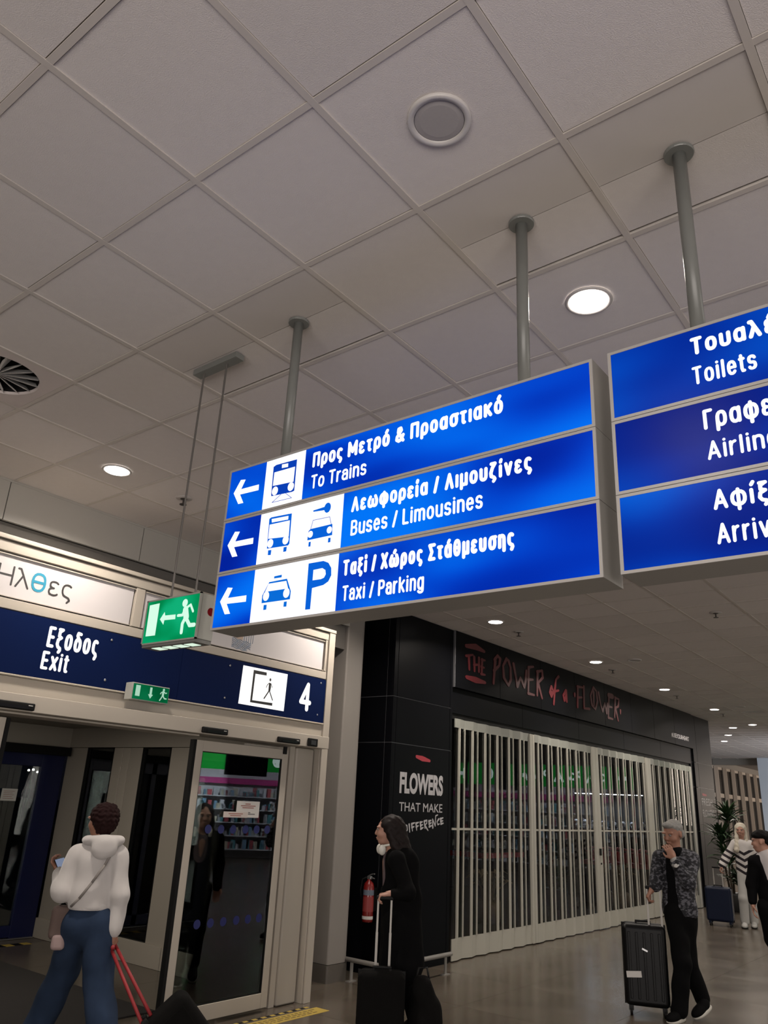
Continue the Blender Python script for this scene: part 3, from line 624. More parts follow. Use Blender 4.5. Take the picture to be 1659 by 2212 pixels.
LETTER_DIFF = [[(7.469, 1.445), (7.494, 1.358)], [(7.469, 1.445), (7.519, 1.44), (7.528, 1.396), (7.494, 1.361)], [(7.559, 1.452), (7.574, 1.374)], [(7.606, 1.458), (7.625, 1.386)], [(7.606, 1.458), (7.661, 1.47)], [(7.612, 1.421), (7.653, 1.43)], [(7.688, 1.467), (7.707, 1.395)], [(7.689, 1.464), (7.738, 1.476)], [(7.695, 1.429), (7.736, 1.44)], [(7.772, 1.477), (7.79, 1.407)], [(7.772, 1.474), (7.814, 1.483)], [(7.778, 1.441), (7.82, 1.452)], [(7.786, 1.407), (7.832, 1.421)], [(7.85, 1.489), (7.869, 1.415)], [(7.85, 1.489), (7.903, 1.501), (7.901, 1.467), (7.859, 1.446)], [(7.863, 1.449), (7.93, 1.393)], [(7.943, 1.493), (7.961, 1.433)], [(7.943, 1.49), (7.986, 1.5)], [(7.949, 1.462), (7.992, 1.474)], [(7.954, 1.431), (8.004, 1.445)], [(8.027, 1.422), (8.018, 1.515), (8.077, 1.44), (8.081, 1.551), (8.121, 1.561)], [(8.146, 1.516), (8.113, 1.487), (8.13, 1.455), (8.159, 1.464)], [(8.186, 1.523), (8.197, 1.464)], [(8.179, 1.519), (8.236, 1.532)], [(8.187, 1.491), (8.232, 1.5)], [(8.193, 1.464), (8.243, 1.473)]]
ICON4 = {'br': [(4.798, 2.724), (4.959, 2.725), (4.961, 2.697), (4.822, 2.693), (4.816, 2.46), (5.066, 2.465), (5.066, 2.44), (4.793, 2.439)], 'head': [(5.013, 2.667)], 'torso': [(5.0, 2.638), (5.025, 2.638), (5.029, 2.6), (5.024, 2.564), (5.001, 2.565)], 's': [[(5.004, 2.637), (4.981, 2.616), (4.972, 2.592)], [(5.024, 2.635), (5.037, 2.615), (5.044, 2.602)], [(5.008, 2.564), (4.957, 2.493)], [(5.016, 2.565), (5.063, 2.491)]], 'box': [(4.672, 2.745), (5.23, 2.75), (5.22, 2.41), (4.661, 2.412)], 'print': [(4.54, 2.976), (4.777, 3.035), (4.779, 2.957), (4.774, 2.888), (4.698, 2.886), (4.536, 2.884), (4.532, 2.936)]}

# ------------------------------------------------------------------ hanging direction signs
WHITE = backlit('backlit_white', ('f0f3ff', 'ffffff'), (1, 1, 1), 1.25)
INKW = emit('lit_white_print', (1, 1, 1), 1.25)
BLUES = [backlit('backlit_blue_%d' % k, ('00188f', '003fd2', '0078fa'), (1, 1.5, 4.2), 1.0, seed=3.1*k+.7) for k in range(3)]
BLUES2 = [backlit('backlit_deep_blue_%d' % k, ('001a80', '0030aa', '0060dd'), (1, 1.9, 4.0), .95, seed=2.3*k+9.1) for k in range(3)]
LBLUE = [emit('print_blue_%d' % k, c, 1.0) for k, c in enumerate(('0a3fb4', '0a62d8', '0a6cd8'))]
SFR = mat('sign_frame', (.29, .28, .26), rough=.4, noise=.04, nscale=6)
XF = 2.125
RU, UU = (0, -1, 0), (0, 0, 1)
ROWS = [(2.811, 3.060), (2.5625, 2.8105), (2.314, 2.562)]
def sgn(y, z, x=2.121): return (x, 0, 0)
def yzpoly(pts): return [(-y, z) for y, z in pts]          # plane coordinates: u = -Y, v = Z
def sign(yl, yr, label, poles, blues):
    t = empty('direction_sign', (2.2, (yl+yr)/2, 2.314)); tag(t, label, 'sign'); off = Vector(t.location)
    def P(name, mb, m, par=None, bev=0):
        mb.v = [tuple(Vector(v)-off) for v in mb.v]; return mb.build(name, m, par or t, bev=bev, seg=1)
    faces = []
    for k, (z0, z1) in enumerate(ROWS):
        hs = P('housing', MB().box(XF+.003, 2.275, yr, yl, z0+.0008, z1-.0008), SFR)
        fr = MB(); e = .0105
        fr.box(XF-.004, XF+.003, yr, yl, z0+.0008, z0+e); fr.box(XF-.004, XF+.003, yr, yl, z1-e, z1-.0008)
        fr.box(XF-.004, XF+.003, yl-e, yl, z0+e, z1-e); fr.box(XF-.004, XF+.003, yr, yr+e, z0+e, z1-e)
        P('frame', fr, mat('sign_frame_edge', (.40, .385, .37), rough=.35))
        faces.append((z0+e, z1-e, yl-e, yr+e, hs, k))
        ym = yr+.47 if k != 1 else yr+.70           # the sign is lit on both sides: its rear face
        P('blue_panel', MB().box(2.2755, 2.279, ym, yl-e, z0+e, z1-e), blues[k]); P('white_panel', MB().box(2.2755, 2.279, yr+e, ym, z0+e, z1-e), WHITE)
    for y in poles:
        P('pole', MB().lathe([(.0225, 3.058), (.0225, CEIL-.002)], (2.2, y, 0), seg=24), POLE).data.shade_smooth()
        P('flange', MB().lathe([(.048, CEIL-.012), (.05, CEIL-.009), (.05, CEIL-.0005)], (2.2, y, 0), seg=32), POLE)
    return t, P, faces
t1, P1, fc = sign(2.622, .861, 'large hanging blue sign with trains, buses and taxi rows and white arrows', (2.351, 1.15), BLUES)
splits = [[2.381, 2.144], [2.380, 2.144, 1.910], [2.380, 1.914]]
tips = ARROW_TIPS
def txt(parent, off, name, s, yl, z, cap, wid, m, bold, **k):
    return stext(name, s, (2.1222-off.x, yl-off.y, z-off.z), RU, UU, cap, wid, bold, m, parent)
def flat(P, name, polys, m, x=2.1222, th=.0008, par=None):
    mb = MB()
    for poly in polys: mb.prism(yzpoly(poly), (x, 0, 0), RU, UU, th)
    return P(name, mb, m, par)
def disc(y, z, ry, rz=None, n=20): return [(y+ry*math.cos(2*math.pi*k/n), z+(rz or ry)*math.sin(2*math.pi*k/n)) for k in range(n)]
for (z0, z1, yl, yr, hs, k) in fc:
    sp = [yl]+splits[k]
    if k == 1: whites = [(sp[1], sp[2]+.0008), (sp[2]-.0008, sp[3])]; last = sp[3]
    else: whites = [(sp[1], sp[-1])]; last = sp[-1]
    for a, b in ((yl, sp[1]), (last, yr)):
        P1('blue_panel', MB().box(XF-.002, XF+.003, b, a, z0, z1), BLUES[k])
    for a, b in whites: P1('white_panel', MB().box(XF-.002, XF+.003, b, a, z0, z1), WHITE)
    dy = tips[k][0]-tips[0][0]; dz = tips[k][1]-tips[0][1]
    flat(P1, 'arrow', [[(y+dy, z+dz) for y, z in ARROW]], INKW)
I = ICON
B0, B1, B2 = LBLUE
off1 = Vector(t1.location)
flat(P1, 'train_symbol', [I['train_body']], B0)
flat(P1, 'train_symbol_light', I['train_w']+[disc(y, z, .018, .020) for y, z in I['train_l']], WHITE, x=2.1213)
tr = MB(); pts = [(-y, z) for y, z in I['train_track']]
tr.stroke([pts[0], pts[1], pts[2], pts[3]], .0022, (2.1222, 0, 0), RU, UU, .0006); P1('track_lines', tr, B0)
flat(P1, 'bus_symbol', [I['bus_body']]+I['bus_leg'], B1)
flat(P1, 'bus_symbol_light', I['bus_w']+[disc(y, z, .0175, .019) for y, z in I['bus_l']], WHITE, x=2.1213)
flat(P1, 'car_symbol', [I['car_body'], I['key'], disc(*I['key_c'][0], .0175, .0215)]+I['car_leg'], B1)
cr = MB(); cr.stroke([(-y, z) for y, z in I['car_roof']], .002, (2.1222, 0, 0), RU, UU, .0006); P1('roof_lines', cr, B0)
flat(P1, 'car_symbol_light', [disc(y, z, .0135, .0145) for y, z in I['car_l']], WHITE, x=2.1213)
flat(P1, 'taxi_symbol', [I['taxi_body'], I['taxi_top']]+I['taxi_leg'], B2)
flat(P1, 'taxi_symbol_light', I['taxi_w']+[disc(y, z, .0175, .020) for y, z in I['taxi_l']], WHITE, x=2.1213)
flat(P1, 'parking_letter', [I['P_o']], B1); flat(P1, 'parking_letter_hole', [I['P_i']], WHITE, x=2.1213)
BW, LW = .195, .145
txt(t1, off1, 'lettering', 'Προς Μετρό & Προαστιακό', 2.098, 2.955, .068, .905, INKW, BW)
txt(t1, off1, 'lettering', 'To Trains', 2.098, 2.858, .062, .296, INKW, LW)
txt(t1, off1, 'lettering', 'Λεωφορεία / Λιμουζίνες', 1.866, 2.711, .064, .782, INKW, BW)
txt(t1, off1, 'lettering', 'Buses / Limousines', 1.862, 2.614, .063, .588, INKW, LW)
txt(t1, off1, 'lettering', 'Ταξί / Χώρος Στάθμευσης', 1.888, 2.457, .063, .735, INKW, BW)
txt(t1, off1, 'lettering', 'Taxi / Parking', 1.883, 2.358, .060, .374, INKW, LW)
t2, P2, fc2 = sign(.808, -.953, 'large hanging blue sign with toilets, airlines and arrivals rows, cut off at the right edge', (.541, -.66), BLUES2)
off2 = Vector(t2.location)
for (z0, z1, yl, yr, hs, k) in fc2: P2('blue_panel', MB().box(XF-.002, XF+.003, yr, yl, z0, z1), BLUES2[k])
for s, yl, z, cap, b, wf in (('Τουαλέτες', .550, 2.962, .060, BW, .345), ('Toilets', .553, 2.862, .060, LW, .178), ('Γραφεία Αεροπορικών', .536, 2.710, .064, LW+.015, .67),
        ('Airline Offices', .534, 2.614, .058, LW, .42), ('Αφίξεις', .533, 2.462, .060, LW+.02, .235), ('Arrivals', .533, 2.362, .060, LW, .22)):
    txt(t2, off2, 'lettering', s, yl, z, cap, wf, INKW, b)

# ------------------------------------------------------------------ hanging emergency exit sign
GRN = backlit('backlit_green', ('008a4a', '00a362', '14c486'), (1, 6, 8), .8, seed=4.)
GRN2 = backlit('backlit_green_small', ('00683a', '007a48', '0a8a55'), (6, 6, 8), .6, seed=1.)
PALE = emit('pale_print', 'd8ffe8', 1.0)
PALE2 = emit('pale_print_small', 'b8e8cc', .8)
es = empty('emergency_exit_sign', (2.23, 2.98, 2.31)); tag(es, 'hanging green running man exit sign on two thin rods', 'exit sign'); oe = Vector(es.location)
def PE(name, mb, m, par=None, bev=0):
    mb.v = [tuple(Vector(v)-oe) for v in mb.v]; return mb.build(name, m, par or es, bev=bev, seg=1)
HG = mat('sign_housing', (.33, .33, .30), rough=.45)
y0, y1, z0, z1 = 2.781, 3.181, 2.305, 2.52
PE('housing', MB().box(2.182, 2.275, y0+.006, y1-.006, z0+.004, z1), HG, bev=.004)
fr = MB(); fr.box(2.172, 2.182, y0, y1, z0, z0+.007); fr.box(2.172, 2.182, y0, y1, z1-.007, z1); fr.box(2.172, 2.182, y0, y0+.007, z0, z1); fr.box(2.172, 2.182, y1-.007, y1, z0, z1)
PE('frame', fr, HG)
PE('green_panel', MB().box(2.175, 2.181, y0+.007, y1-.007, z0+.007, z1-.007), GRN)
PE('bottom_tray', MB().box(2.178, 2.272, y0+.01, y1-.004, z0-.012, z0+.003), mat('tray', (.16, .16, .15), rough=.5))
sl = MB()
for k in range(4): sl.box(2.20, 2.25, y0+.05+.08*k, y0+.11+.08*k, z0-.014, z0-.0125)
PE('light_slot', sl, emit('slot_light', 'e8ffe8', .9))
G = EXITG
for nm, poly in (('door_symbol', G['door']), ('arrow', G['arrow'])): PE(nm, MB().prism(yzpoly(poly), (2.1746, 0, 0), RU, UU, .001), PALE)
mb = MB(); mb.prism(yzpoly(disc(*G['head'][0], .0185)), (2.1746, 0, 0), RU, UU, .001)
for s, wd in zip(G['s'], (.012, .013, .036, .019, .019)): mb.stroke(yzpoly(s), wd, (2.1746, 0, 0), RU, UU, .001)
PE('running_figure', mb, PALE)
led = MB().lathe([(.019, 0), (.018, .003), (.010, .004)], seg=20).build('indicator', emit('red_led', (.16, .008, .01), .6), es, (2.245-2.23, y0-2.98+.005, 2.44-2.31), (math.radians(90), 0, 0))
for y in (3.079, 2.897): PE('rod', MB().lathe([(.0052, z1-.002), (.0052, CEIL-.03)], (2.23, y, 0), seg=10), mat('rod_steel', (.16, .15, .14), rough=.35, metal=.5))
PE('ceiling_bracket', MB().box(2.205, 2.262, 2.80, 3.145, CEIL-.034, CEIL-.001), POLE, bev=.002)

# small exit sign over the doors
ss = empty('emergency_exit_sign', (3.68, 5.16, 2.30)); tag(ss, 'small green exit sign with a down arrow fixed on the portal above the doors', 'exit sign')
MB().box(-.17, .173, .0, .088, .0, .128).build('housing', HG, ss, bev=.004)
MB().box(-.16, .166, -.004, -.0005, .008, .12).build('green_panel', GRN2, ss)
RX, UZ = (1, 0, 0), (0, 0, 1)
O = (0, -.0042, 0)
MB().prism([(-.14, .03), (-.10, .03), (-.10, .11), (-.14, .11)], O, RX, UZ, .001).build('door_symbol', PALE2, ss)
MB().prism([(-.012, .108), (.008, .108), (.008, .055), (.02, .055), (-.002, .024), (-.024, .055), (-.012, .055)], O, RX, UZ, .001).build('arrow', PALE2, ss)
mb = MB()
mb.prism([(.115+.010*math.cos(a), .105+.010*math.sin(a)) for a in [k*.628 for k in range(10)]], O, RX, UZ, .001)
for s, wd in (([(.112, .092), (.095, .083), (.088, .072)], .007), ([(.118, .092), (.135, .080), (.145, .085)], .007), ([(.113, .09), (.112, .06)], .018), ([(.112, .06), (.13, .04), (.147, .04)], .009), ([(.11, .06), (.098, .038), (.088, .022)], .009)):
    mb.stroke(s, wd, O, RX, UZ, .001)
mb.build('running_figure', PALE2, ss)

# ------------------------------------------------------------------ writing and fittings of the exit portal
NY = PY-.0042
stx = lambda name, s, x, z, cap, wid, wt, m, y=NY: stext(name, s, (x, y, z), RX, UZ, cap, wid, wt, m, portal)
LITW = emit('lit_letter', (1, .98, .95), 1.25)
tx = lambda name, s, x, z, cap, wid, m, par, bold=0., y=NY, **k: text(name, s, (x, y, z), RX, UZ, cap, wid, m, par, bold, **k)
stx('exit_lettering', 'Εξοδος', 2.822, 2.578, .150, .41, .155, LITW)
stx('exit_lettering', 'Exit', 2.810, 2.422, .128, .208, .16, LITW)
stx('exit_number', '4', 5.415, 2.443, .272, .165, .16, LITW)
DINK = mat('dark_print', (.025, .022, .022), rough=.6)
stx('banner_lettering', 'Ήλ', 2.385, 2.945, .14, .235, .095, DINK, PY+.017)
stx('banner_lettering', 'θ', 2.632, 2.945, .14, .11, .13, mat('teal_print', H('1d7f9c'), rough=.6), PY+.017)
stx('banner_lettering', 'ες', 2.765, 2.945, .14, .19, .095, DINK, PY+.017)
ib = MB(); bx = ICON4['box']; ib.prism(bx, (0, NY+.001, 0), RX, UZ, .003); ib.build('exit_symbol_board', LITW, portal)
DG = mat('dark_symbol', (.02, .02, .022), rough=.6)
mb = MB(); O4 = (0, NY-.0025, 0); mb.prism(ICON4['br'], O4, RX, UZ, .001); mb.build('exit_bracket_symbol', DG, portal)
mb = MB(); hx, hz = ICON4['head'][0]; mb.prism([(hx+.011*math.cos(a), hz+.014*math.sin(a)) for a in [k*.5236 for k in range(12)]], O4, RX, UZ, .001)
mb.prism(ICON4['torso'], O4, RX, UZ, .001)
for s, wd in zip(ICON4['s'], (.006, .006, .012, .010)): mb.stroke(s, wd, O4, RX, UZ, .001)
mb.build('walking_figure_symbol', DG, portal)
# remains of a drawn print on the right fascia sheet (plain hatch of columns over blue ground lines)
pr_ = ICON4['print']; O5 = (0, PY+.0178, 0)
mb = MB(); mb.prism([pr_[0], (pr_[1][0]-.12, pr_[1][1]+.004), (pr_[1][0]-.13, pr_[2][1]+.0), (pr_[0][0], pr_[2][1]+.02)], O5, RX, UZ, .001); mb.build('print_patch', mat('sand_print', (.42, .32, .25), rough=.7), portal)
mb = MB()
for k in range(5): x = pr_[1][0]-.11+.026*k; mb.stroke([(x, pr_[2][1]), (x+.003, pr_[1][1]+.02)], .004, (0, PY+.0175, 0), RX, UZ, .001)
for k in range(7):
    z = pr_[2][1]+.01-.013*k
    mb.stroke([(pr_[0][0]-.01+.02*i, z+.006*math.sin(i*1.7+k)-.0012*i) for i in range(12 - (k > 4)*2)], .005, (0, PY+.0173, 0), RX, UZ, .001)
mb.build('print_lines', mat('blue_print', (.16, .22, .30), rough=.7), portal)
def sensor(x0, x1, z0, z1, label):
    t = empty('door_sensor', (x0, PY-.10, z0)); tag(t, label, 'sensor')
    MB().box(0, x1-x0, -.03, -.001, 0, z1-z0).build('housing', BLK, t, bev=.008)
    MB().box(.04, x1-x0-.04, -.033, -.0305, .008, (z1-z0)*.55).build('lens', mat('sensor_lens', (.01, .01, .012), rough=.1), t)
    MB().box(x1-x0-.05, x1-x0-.02, -.0315, -.0305, (z1-z0)*.6, (z1-z0)*.7).build('mark', PAPER, t)
S = .981
for a, b, l in ((2.50, 2.822, 'black door sensor on the door track at the left edge of the photo'), (4.294, 4.565, 'black door sensor above the left edge of the glass sliding door'), (5.17, 5.452, 'black door sensor above the right end of the glass sliding door')):
    sensor(a*S, b*S, 2.124, 2.172, l)
t = empty('door_switch', (5.573*S, PY-.10, 2.122)); tag(t, 'small square black switch at the right end of the door track', 'switch')
MB().box(0, .128, -.02, -.001, 0, .072).build('plate', BLK, t, bev=.006); MB().box(.03, .095, -.026, -.0205, .015, .055).build('button', mat('button_grey', (.03, .03, .033), rough=.3), t)

# ------------------------------------------------------------------ ceiling fittings
LENS = emit('downlight_lens', (1, .93, .86), 13.0)
RING = mat('downlight_ring', (.45, .42, .40), rough=.35)
def down_proto():
    t = empty('downlight', (0, 0, 0))
    MB().lathe([(.103, .004), (.105, -.001), (.098, -.006), (.088, -.004), (.086, .003)], seg=36, cap=False).build('trim_ring', RING, t, smooth=True)
    MB().lathe([(.0001, -.010), (.05, -.0095), (.080, -.007), (.087, .0), (.087, .004)], seg=36, cap=False).build('lens', LENS, t)
    return t
dp = down_proto(); first = True
LBL = {(3, 0): 'bright round downlight between the two nearer sign poles on the right', (3, 6): 'round downlight above the exit portal near the left edge',
       (12, 6): 'first round downlight above the left end of the shop fascia', (17, 6): 'second round downlight along the shop fascia', (22, 6): 'third round downlight along the shop fascia, beside an air vent',
       (27, 6): 'fourth round downlight along the shop fascia, above its right end', (32, 6): 'round downlight just past the right end of the shop fascia', (33, 7): 'round downlight half hidden behind the top right corner of the shop', (36, 8): 'middle one of the three small downlights over the far windows', (39, 9): 'leftmost small downlight over the far windows'}
for i, j in DOWN:
    x, y = tc_(i, j)
    t = dp if first else copy_tree(dp); first = False
    t.location = (x, y, CEIL-.001)
    d = view_ang(x, y)
    tag(t, LBL.get((i, j), 'round downlight outside the frame or hidden behind the signs'), 'ceiling light', 'round ceiling downlights')
    l = bpy.data.lights.new('downlight_lamp', 'AREA'); l.shape = 'DISK'; l.size = .17; l.energy = DOWN_POWER; l.color = (1, .90, .80); l.spread = math.radians(150)
    o = bpy.data.objects.new('downlight_lamp', l); COL.objects.link(o); o.parent = t; o.location = (0, 0, -.018)
# loudspeakers
def speaker(x, y, r, label):
    t = empty('ceiling_speaker', (x, y, CEIL)); tag(t, label, 'speaker')
    MB().lathe([(r, .004), (r, -.004), (r*.97, -.008), (r*.80, -.006), (r*.785, .001)], seg=40, cap=False).build('trim_ring', mat('speaker_ring', (.55, .52, .50), rough=.3), t, smooth=True)
    MB().lathe([(.0001, -.004), (r*.6, -.0035), (r*.775, -.001), (r*.775, .004)], seg=40, cap=False).build('grille', mat('speaker_grille', (.36, .335, .325), rough=.75, noise=.05, nscale=120), t)
    MB().lathe([(r*.775, -.0005), (r*.788, -.0006), (r*.788, .003)], seg=40, cap=False).build('gap', BLK, t)
sx, sy = tc_(1, 0)
speaker(sx, sy+.0, .108, 'round ceiling loudspeaker with a white ring on the near tile')
for x, y, l in ((11.28, 4.17, 'flat round speaker disc beside the second downlight over the shop'), (16.9, 4.16, 'flat round speaker disc beside the fourth downlight over the shop')):
    speaker(x, y, .10, l)
def sprinkler(x, y, label):
    t = empty('sprinkler', (x, y, CEIL)); tag(t, label, 'sprinkler')
    MB().lathe([(.065, .002), (.062, -.004), (.03, -.008), (.012, -.004)], seg=24, cap=False).build('plate', RING, t, smooth=True)
    MB().lathe([(.030, -.004), (.026, -.010), (.008, -.012), (.007, -.045), (.004, -.05)], seg=14).build('body', mat('sprinkler_metal', (.07, .06, .055), rough=.4, metal=.6), t)
    MB().lathe([(.028, -.052), (.028, -.055)], seg=14).build('deflector', mat('sprinkler_metal', (.07, .06, .055), rough=.4), t)
for x, y, l in ((3.43, 4.76, 'sprinkler head just behind the thin rods of the hanging exit sign'), (8.85, 4.77, 'sprinkler head beside the first downlight over the shop fascia'), (11.95, 4.78, 'sprinkler head beside the second downlight over the shop fascia'),
        (15.05, 4.80, 'sprinkler head beside the third downlight over the shop fascia'), (18.0, 4.79, 'sprinkler head beside the fourth downlight over the shop fascia'), (8.87, 2.33, 'lone sprinkler head on the open ceiling near the right edge'), (21.2, 4.5, 'small far sprinkler head past the end of the shop'), (24.0, 4.0, 'small far sprinkler head at the right edge')):
    sprinkler(x, y, l)
swirl(23, 5, 'dark air diffuser with soot stains beside the third downlight over the shop')
swirl(28, 5, 'dark air diffuser farther along the ceiling near the right edge')

# ------------------------------------------------------------------ shop lettering
RED = mat('red_brush_paint', (.085, .006, .010), rough=.5, noise=.25, nscale=7)
mb = MB(); OF = (0, QY-.0285, 0)
for k, s in enumerate(LETTER_RED):
    wd = .044 if k > 10 else .036
    if k in (9, 10): wd = [.05, .085, .04]
    elif k == 35: wd = .09
    elif len(s) == 2: wd = [wd, wd*.7]
    else: wd = [wd*(1-.25*(i % 2)) for i in range(len(s))]
    mb.stroke([(x/1.55, z) for x, z in s], wd, OF, (1.55, 0, 0), UZ, .003)
mb.build('brush_lettering', RED, shop)
WL = mat('white_vinyl', (.42, .41, .42), rough=.5)
tx('shop_lettering', 'FLOWERS', 7.352, 1.775, .225, .87, WL, shop, .045, y=QY)
tx('shop_lettering', 'THAT MAKE', 7.357, 1.588, .093, .86, WL, shop, .006, y=QY)
mb = MB()
for s in LETTER_DIFF: mb.stroke(s, [.024]+[.014]*(len(s)-1), (0, QY, 0), RX, UZ, .0015)
mb.build('brush_lettering', WL, shop)
mb = MB(); mb.stroke([(7.66, 2.185), (7.78, 2.17), (7.93, 2.155)], [.035, .06, .03], (0, QY, 0), RX, UZ, .0015); mb.stroke([(18.35, 2.17), (18.6, 2.16)], [.05, .04], (0, QY, 0), RX, UZ, .0015)
mb.build('brush_mark', mat('bright_red_paint', (.33, .03, .045), rough=.5), shop)
tx('shop_lettering', '#USEYOURHEART', 16.54, 3.215, .085, 1.10, WL, shop, .0, y=QY-.0285)
tx('shop_lettering', 'FRESH', 18.24, 1.95, .14, .75, WL, shop, .0, y=QY)
tx('shop_lettering', 'FLOWERS', 18.24, 1.72, .14, .8, WL, shop, .0, y=QY)

# ------------------------------------------------------------------ inside the shop
led = empty('light_strip', (17.55, 7.3, 2.09)); tag(led, 'bright white light strip over the plush toy shelf inside the shop', 'light strip')
MB().box(-.03, .03, -.8, .8, 0, .03).build('channel', STEEL, led)
LEDM = emit('led_white', (.9, .93, 1), 7)
for k in range(9): MB().box(-.028, .028, -.79+.178*k, -.66+.178*k, -.012, -.001).build('diode_bar', LEDM, led)
l = bpy.data.lights.new('strip_lamp', 'AREA'); l.shape = 'RECTANGLE'; l.size = .06; l.size_y = 1.5; l.energy = 9; l.color = (.75, .85, 1)
o = bpy.data.objects.new('strip_lamp', l); COL.objects.link(o); o.parent = led; o.location = (0, 0, -.03); o.rotation_euler = (0, math.radians(10), 0)
sh = empty('display_shelf', (17.6, 7.3, 0)); tag(sh, 'dark shelf unit carrying the row of plush toys inside the shop', 'shelf')
WOOD = mat('dark_wood', (.05, .032, .022), rough=.6, noise=.2, nscale=6)
for z in (.42, .88, 1.33): MB().box(-.28, .3, -.95, .95, z-.03, z).build('board', WOOD, sh)
for y in (-.95, .93): MB().box(-.28, .3, y, y+.02, 0, 1.33).build('side', WOOD, sh)
FURW = mat('white_plush', (.62, .64, .68), rough=.95, sheen=.5); FURB = mat('dark_plush', (.02, .025, .04), rough=.95)
def toy():
    t = empty('plush_toy')
    MB().lathe([(.001, 0), (.06, .01), (.075, .05), (.062, .1), (.03, .13)], seg=14).build('body', FURW, t, smooth=True)
    MB().lathe([(.001, .10), (.045, .115), (.06, .15), (.048, .19), (.001, .205)], seg=14).build('head', FURW, t, smooth=True)
    for s in (-1, 1):
        MB().lathe([(.001, -.02), (.02, -.01), (.022, .005), (.001, .02)], seg=8).build('ear', FURB, t, (0, .045*s, .20), smooth=True)
        MB().lathe([(.001, -.04), (.026, -.02), (.028, .02), (.001, .045)], seg=8).build('arm', FURB, t, (-.045, .06*s, .08), (math.radians(25*s), 0, 0), smooth=True)
        MB().lathe([(.001, -.04), (.03, -.02), (.03, .03), (.001, .04)], seg=8).build('leg', FURB, t, (-.07, .05*s, .025), (0, math.radians(90), 0), smooth=True)
        MB().lathe([(.001, -.012), (.013, 0), (.001, .012)], seg=8).build('eye_patch', FURB, t, (-.052, .022*s, .158), smooth=True)
    return t
tp = toy()
for k in range(8):
    o = tp if k == 0 else copy_tree(tp)
    o.location = (17.48, 6.52+.215*k, 1.335); o.rotation_euler = (0, 0, .1*math.sin(3*k))
    tag(o, 'white and dark plush toy sitting in the lit row inside the shop', 'plush toy', 'plush toys on the lit shelf')
st = empty('flower_stand', (16.6, 6.65, 0)); tag(st, 'low stand with a red rim carrying red wrapped flowers inside the shop', 'stand')
REDP = mat('red_paper', (.38, .045, .05), rough=.6, noise=.3, nscale=9)
MB().box(-.35, .35, -.75, .75, .70, .78).build('rim', REDP, st); MB().box(-.3, .3, -.7, .7, 0, .70).build('base', WOOD, st)
LEAFM = mat('leaf_green', (.016, .042, .012), rough=.5, noise=.3, nscale=12)
def blade(L, W, droop, n=6):
    v = []; f = []
    for i in range(n+1):
        t = i/n; x = L*t*(1-.25*droop*t); z = L*(.75*t-droop*t*t); wd = W*math.sin(math.pi*min(1, .12+t*.88))**.7*(1-.15*t) if t < 1 else .001
        v += [(x, -wd/2, z+.1*wd), (x, 0, z-.1*wd), (x, wd/2, z+.1*wd)]
    for i in range(n):
        a = 3*i; f += [(a, a+3, a+4, a+1), (a+1, a+4, a+5, a+2)]
    m = MB(); m.v = v; m.f = f; return m
bl1 = blade(.11, .025, .6).mesh('leaf', LEAFM, True)
fp = empty('flower_pot')
MB().lathe([(.06, 0), (.085, .12), (.10, .18), (.09, .17), (.0, .15)], seg=12).build('wrap', REDP, fp)
for k in range(6): share('leaf', bl1, fp, (0, 0, .16), (0, -.3, k*1.05))
for k in range(5): MB().lathe([(.001, -.02), (.03, 0), (.035, .02), (.001, .035)], seg=8).build('bloom', mat('pink_bloom', (.42, .10, .10), rough=.7), fp, (.04*math.cos(k*1.26), .04*math.sin(k*1.26), .22+.01*(k % 2)), smooth=True)
n = 0
for a in range(2):
    for b in range(6):
        o = fp if n == 0 else copy_tree(fp); o.location = (16.42+.34*a, 6.06+.24*b, .78); n += 1
        tag(o, 'red wrapped pot of pink flowers on the stand inside the shop', 'flower pot', 'red flower pots on the stand')
def basket(x, y, z, label, col, hh):
    t = empty('pampas_basket', (x, y, z)); tag(t, label, 'basket')
    MB().lathe([(.17, 0), (.22, .2), (.20, .32), (.19, .31), (.0, .27)], seg=20).build('basket', mat('wicker', (.16, .11, .06), rough=.8, noise=.3, nscale=30), t, smooth=True)
    m = mat('dry_grass', col, rough=.9); g = MB(); rr = random.Random(3)
    for k in range(60):
        a = rr.uniform(0, 6.28); s = rr.uniform(.05, .3); L = hh*rr.uniform(.7, 1)
        g.tube([(0.08*math.cos(a), .08*math.sin(a), .25), (s*.5*math.cos(a), s*.5*math.sin(a), .25+L*.6), (s*math.cos(a), s*math.sin(a), .25+L), (s*1.4*math.cos(a), s*1.4*math.sin(a), .2+L)], [.004, .006, .022, .003], 5)
    tag(g.build('plume', m, t), kind='stuff')
basket(11.7, 6.9, 0, 'basket of pale dried pampas grass behind the left part of the gate', (.24, .18, .10), .5)
basket(15.4, 6.3, 0, 'basket of dried grass behind the middle of the gate', (.12, .08, .05), .55)
tb = empty('display_table', (12.9, 7.6, 0)); tag(tb, 'small display table with a red cloth edge behind the gate', 'table')
MB().box(-.7, .7, -.35, .35, .88, .96).build('cloth_edge', REDP, tb); MB().box(-.66, .66, -.31, .31, .961, .975).build('top', WOOD, tb)
for a in (-.6, .6):
    for b in (-.28, .28): MB().box(a-.03, a+.03, b-.03, b+.03, 0, .88).build('leg', WOOD, tb)
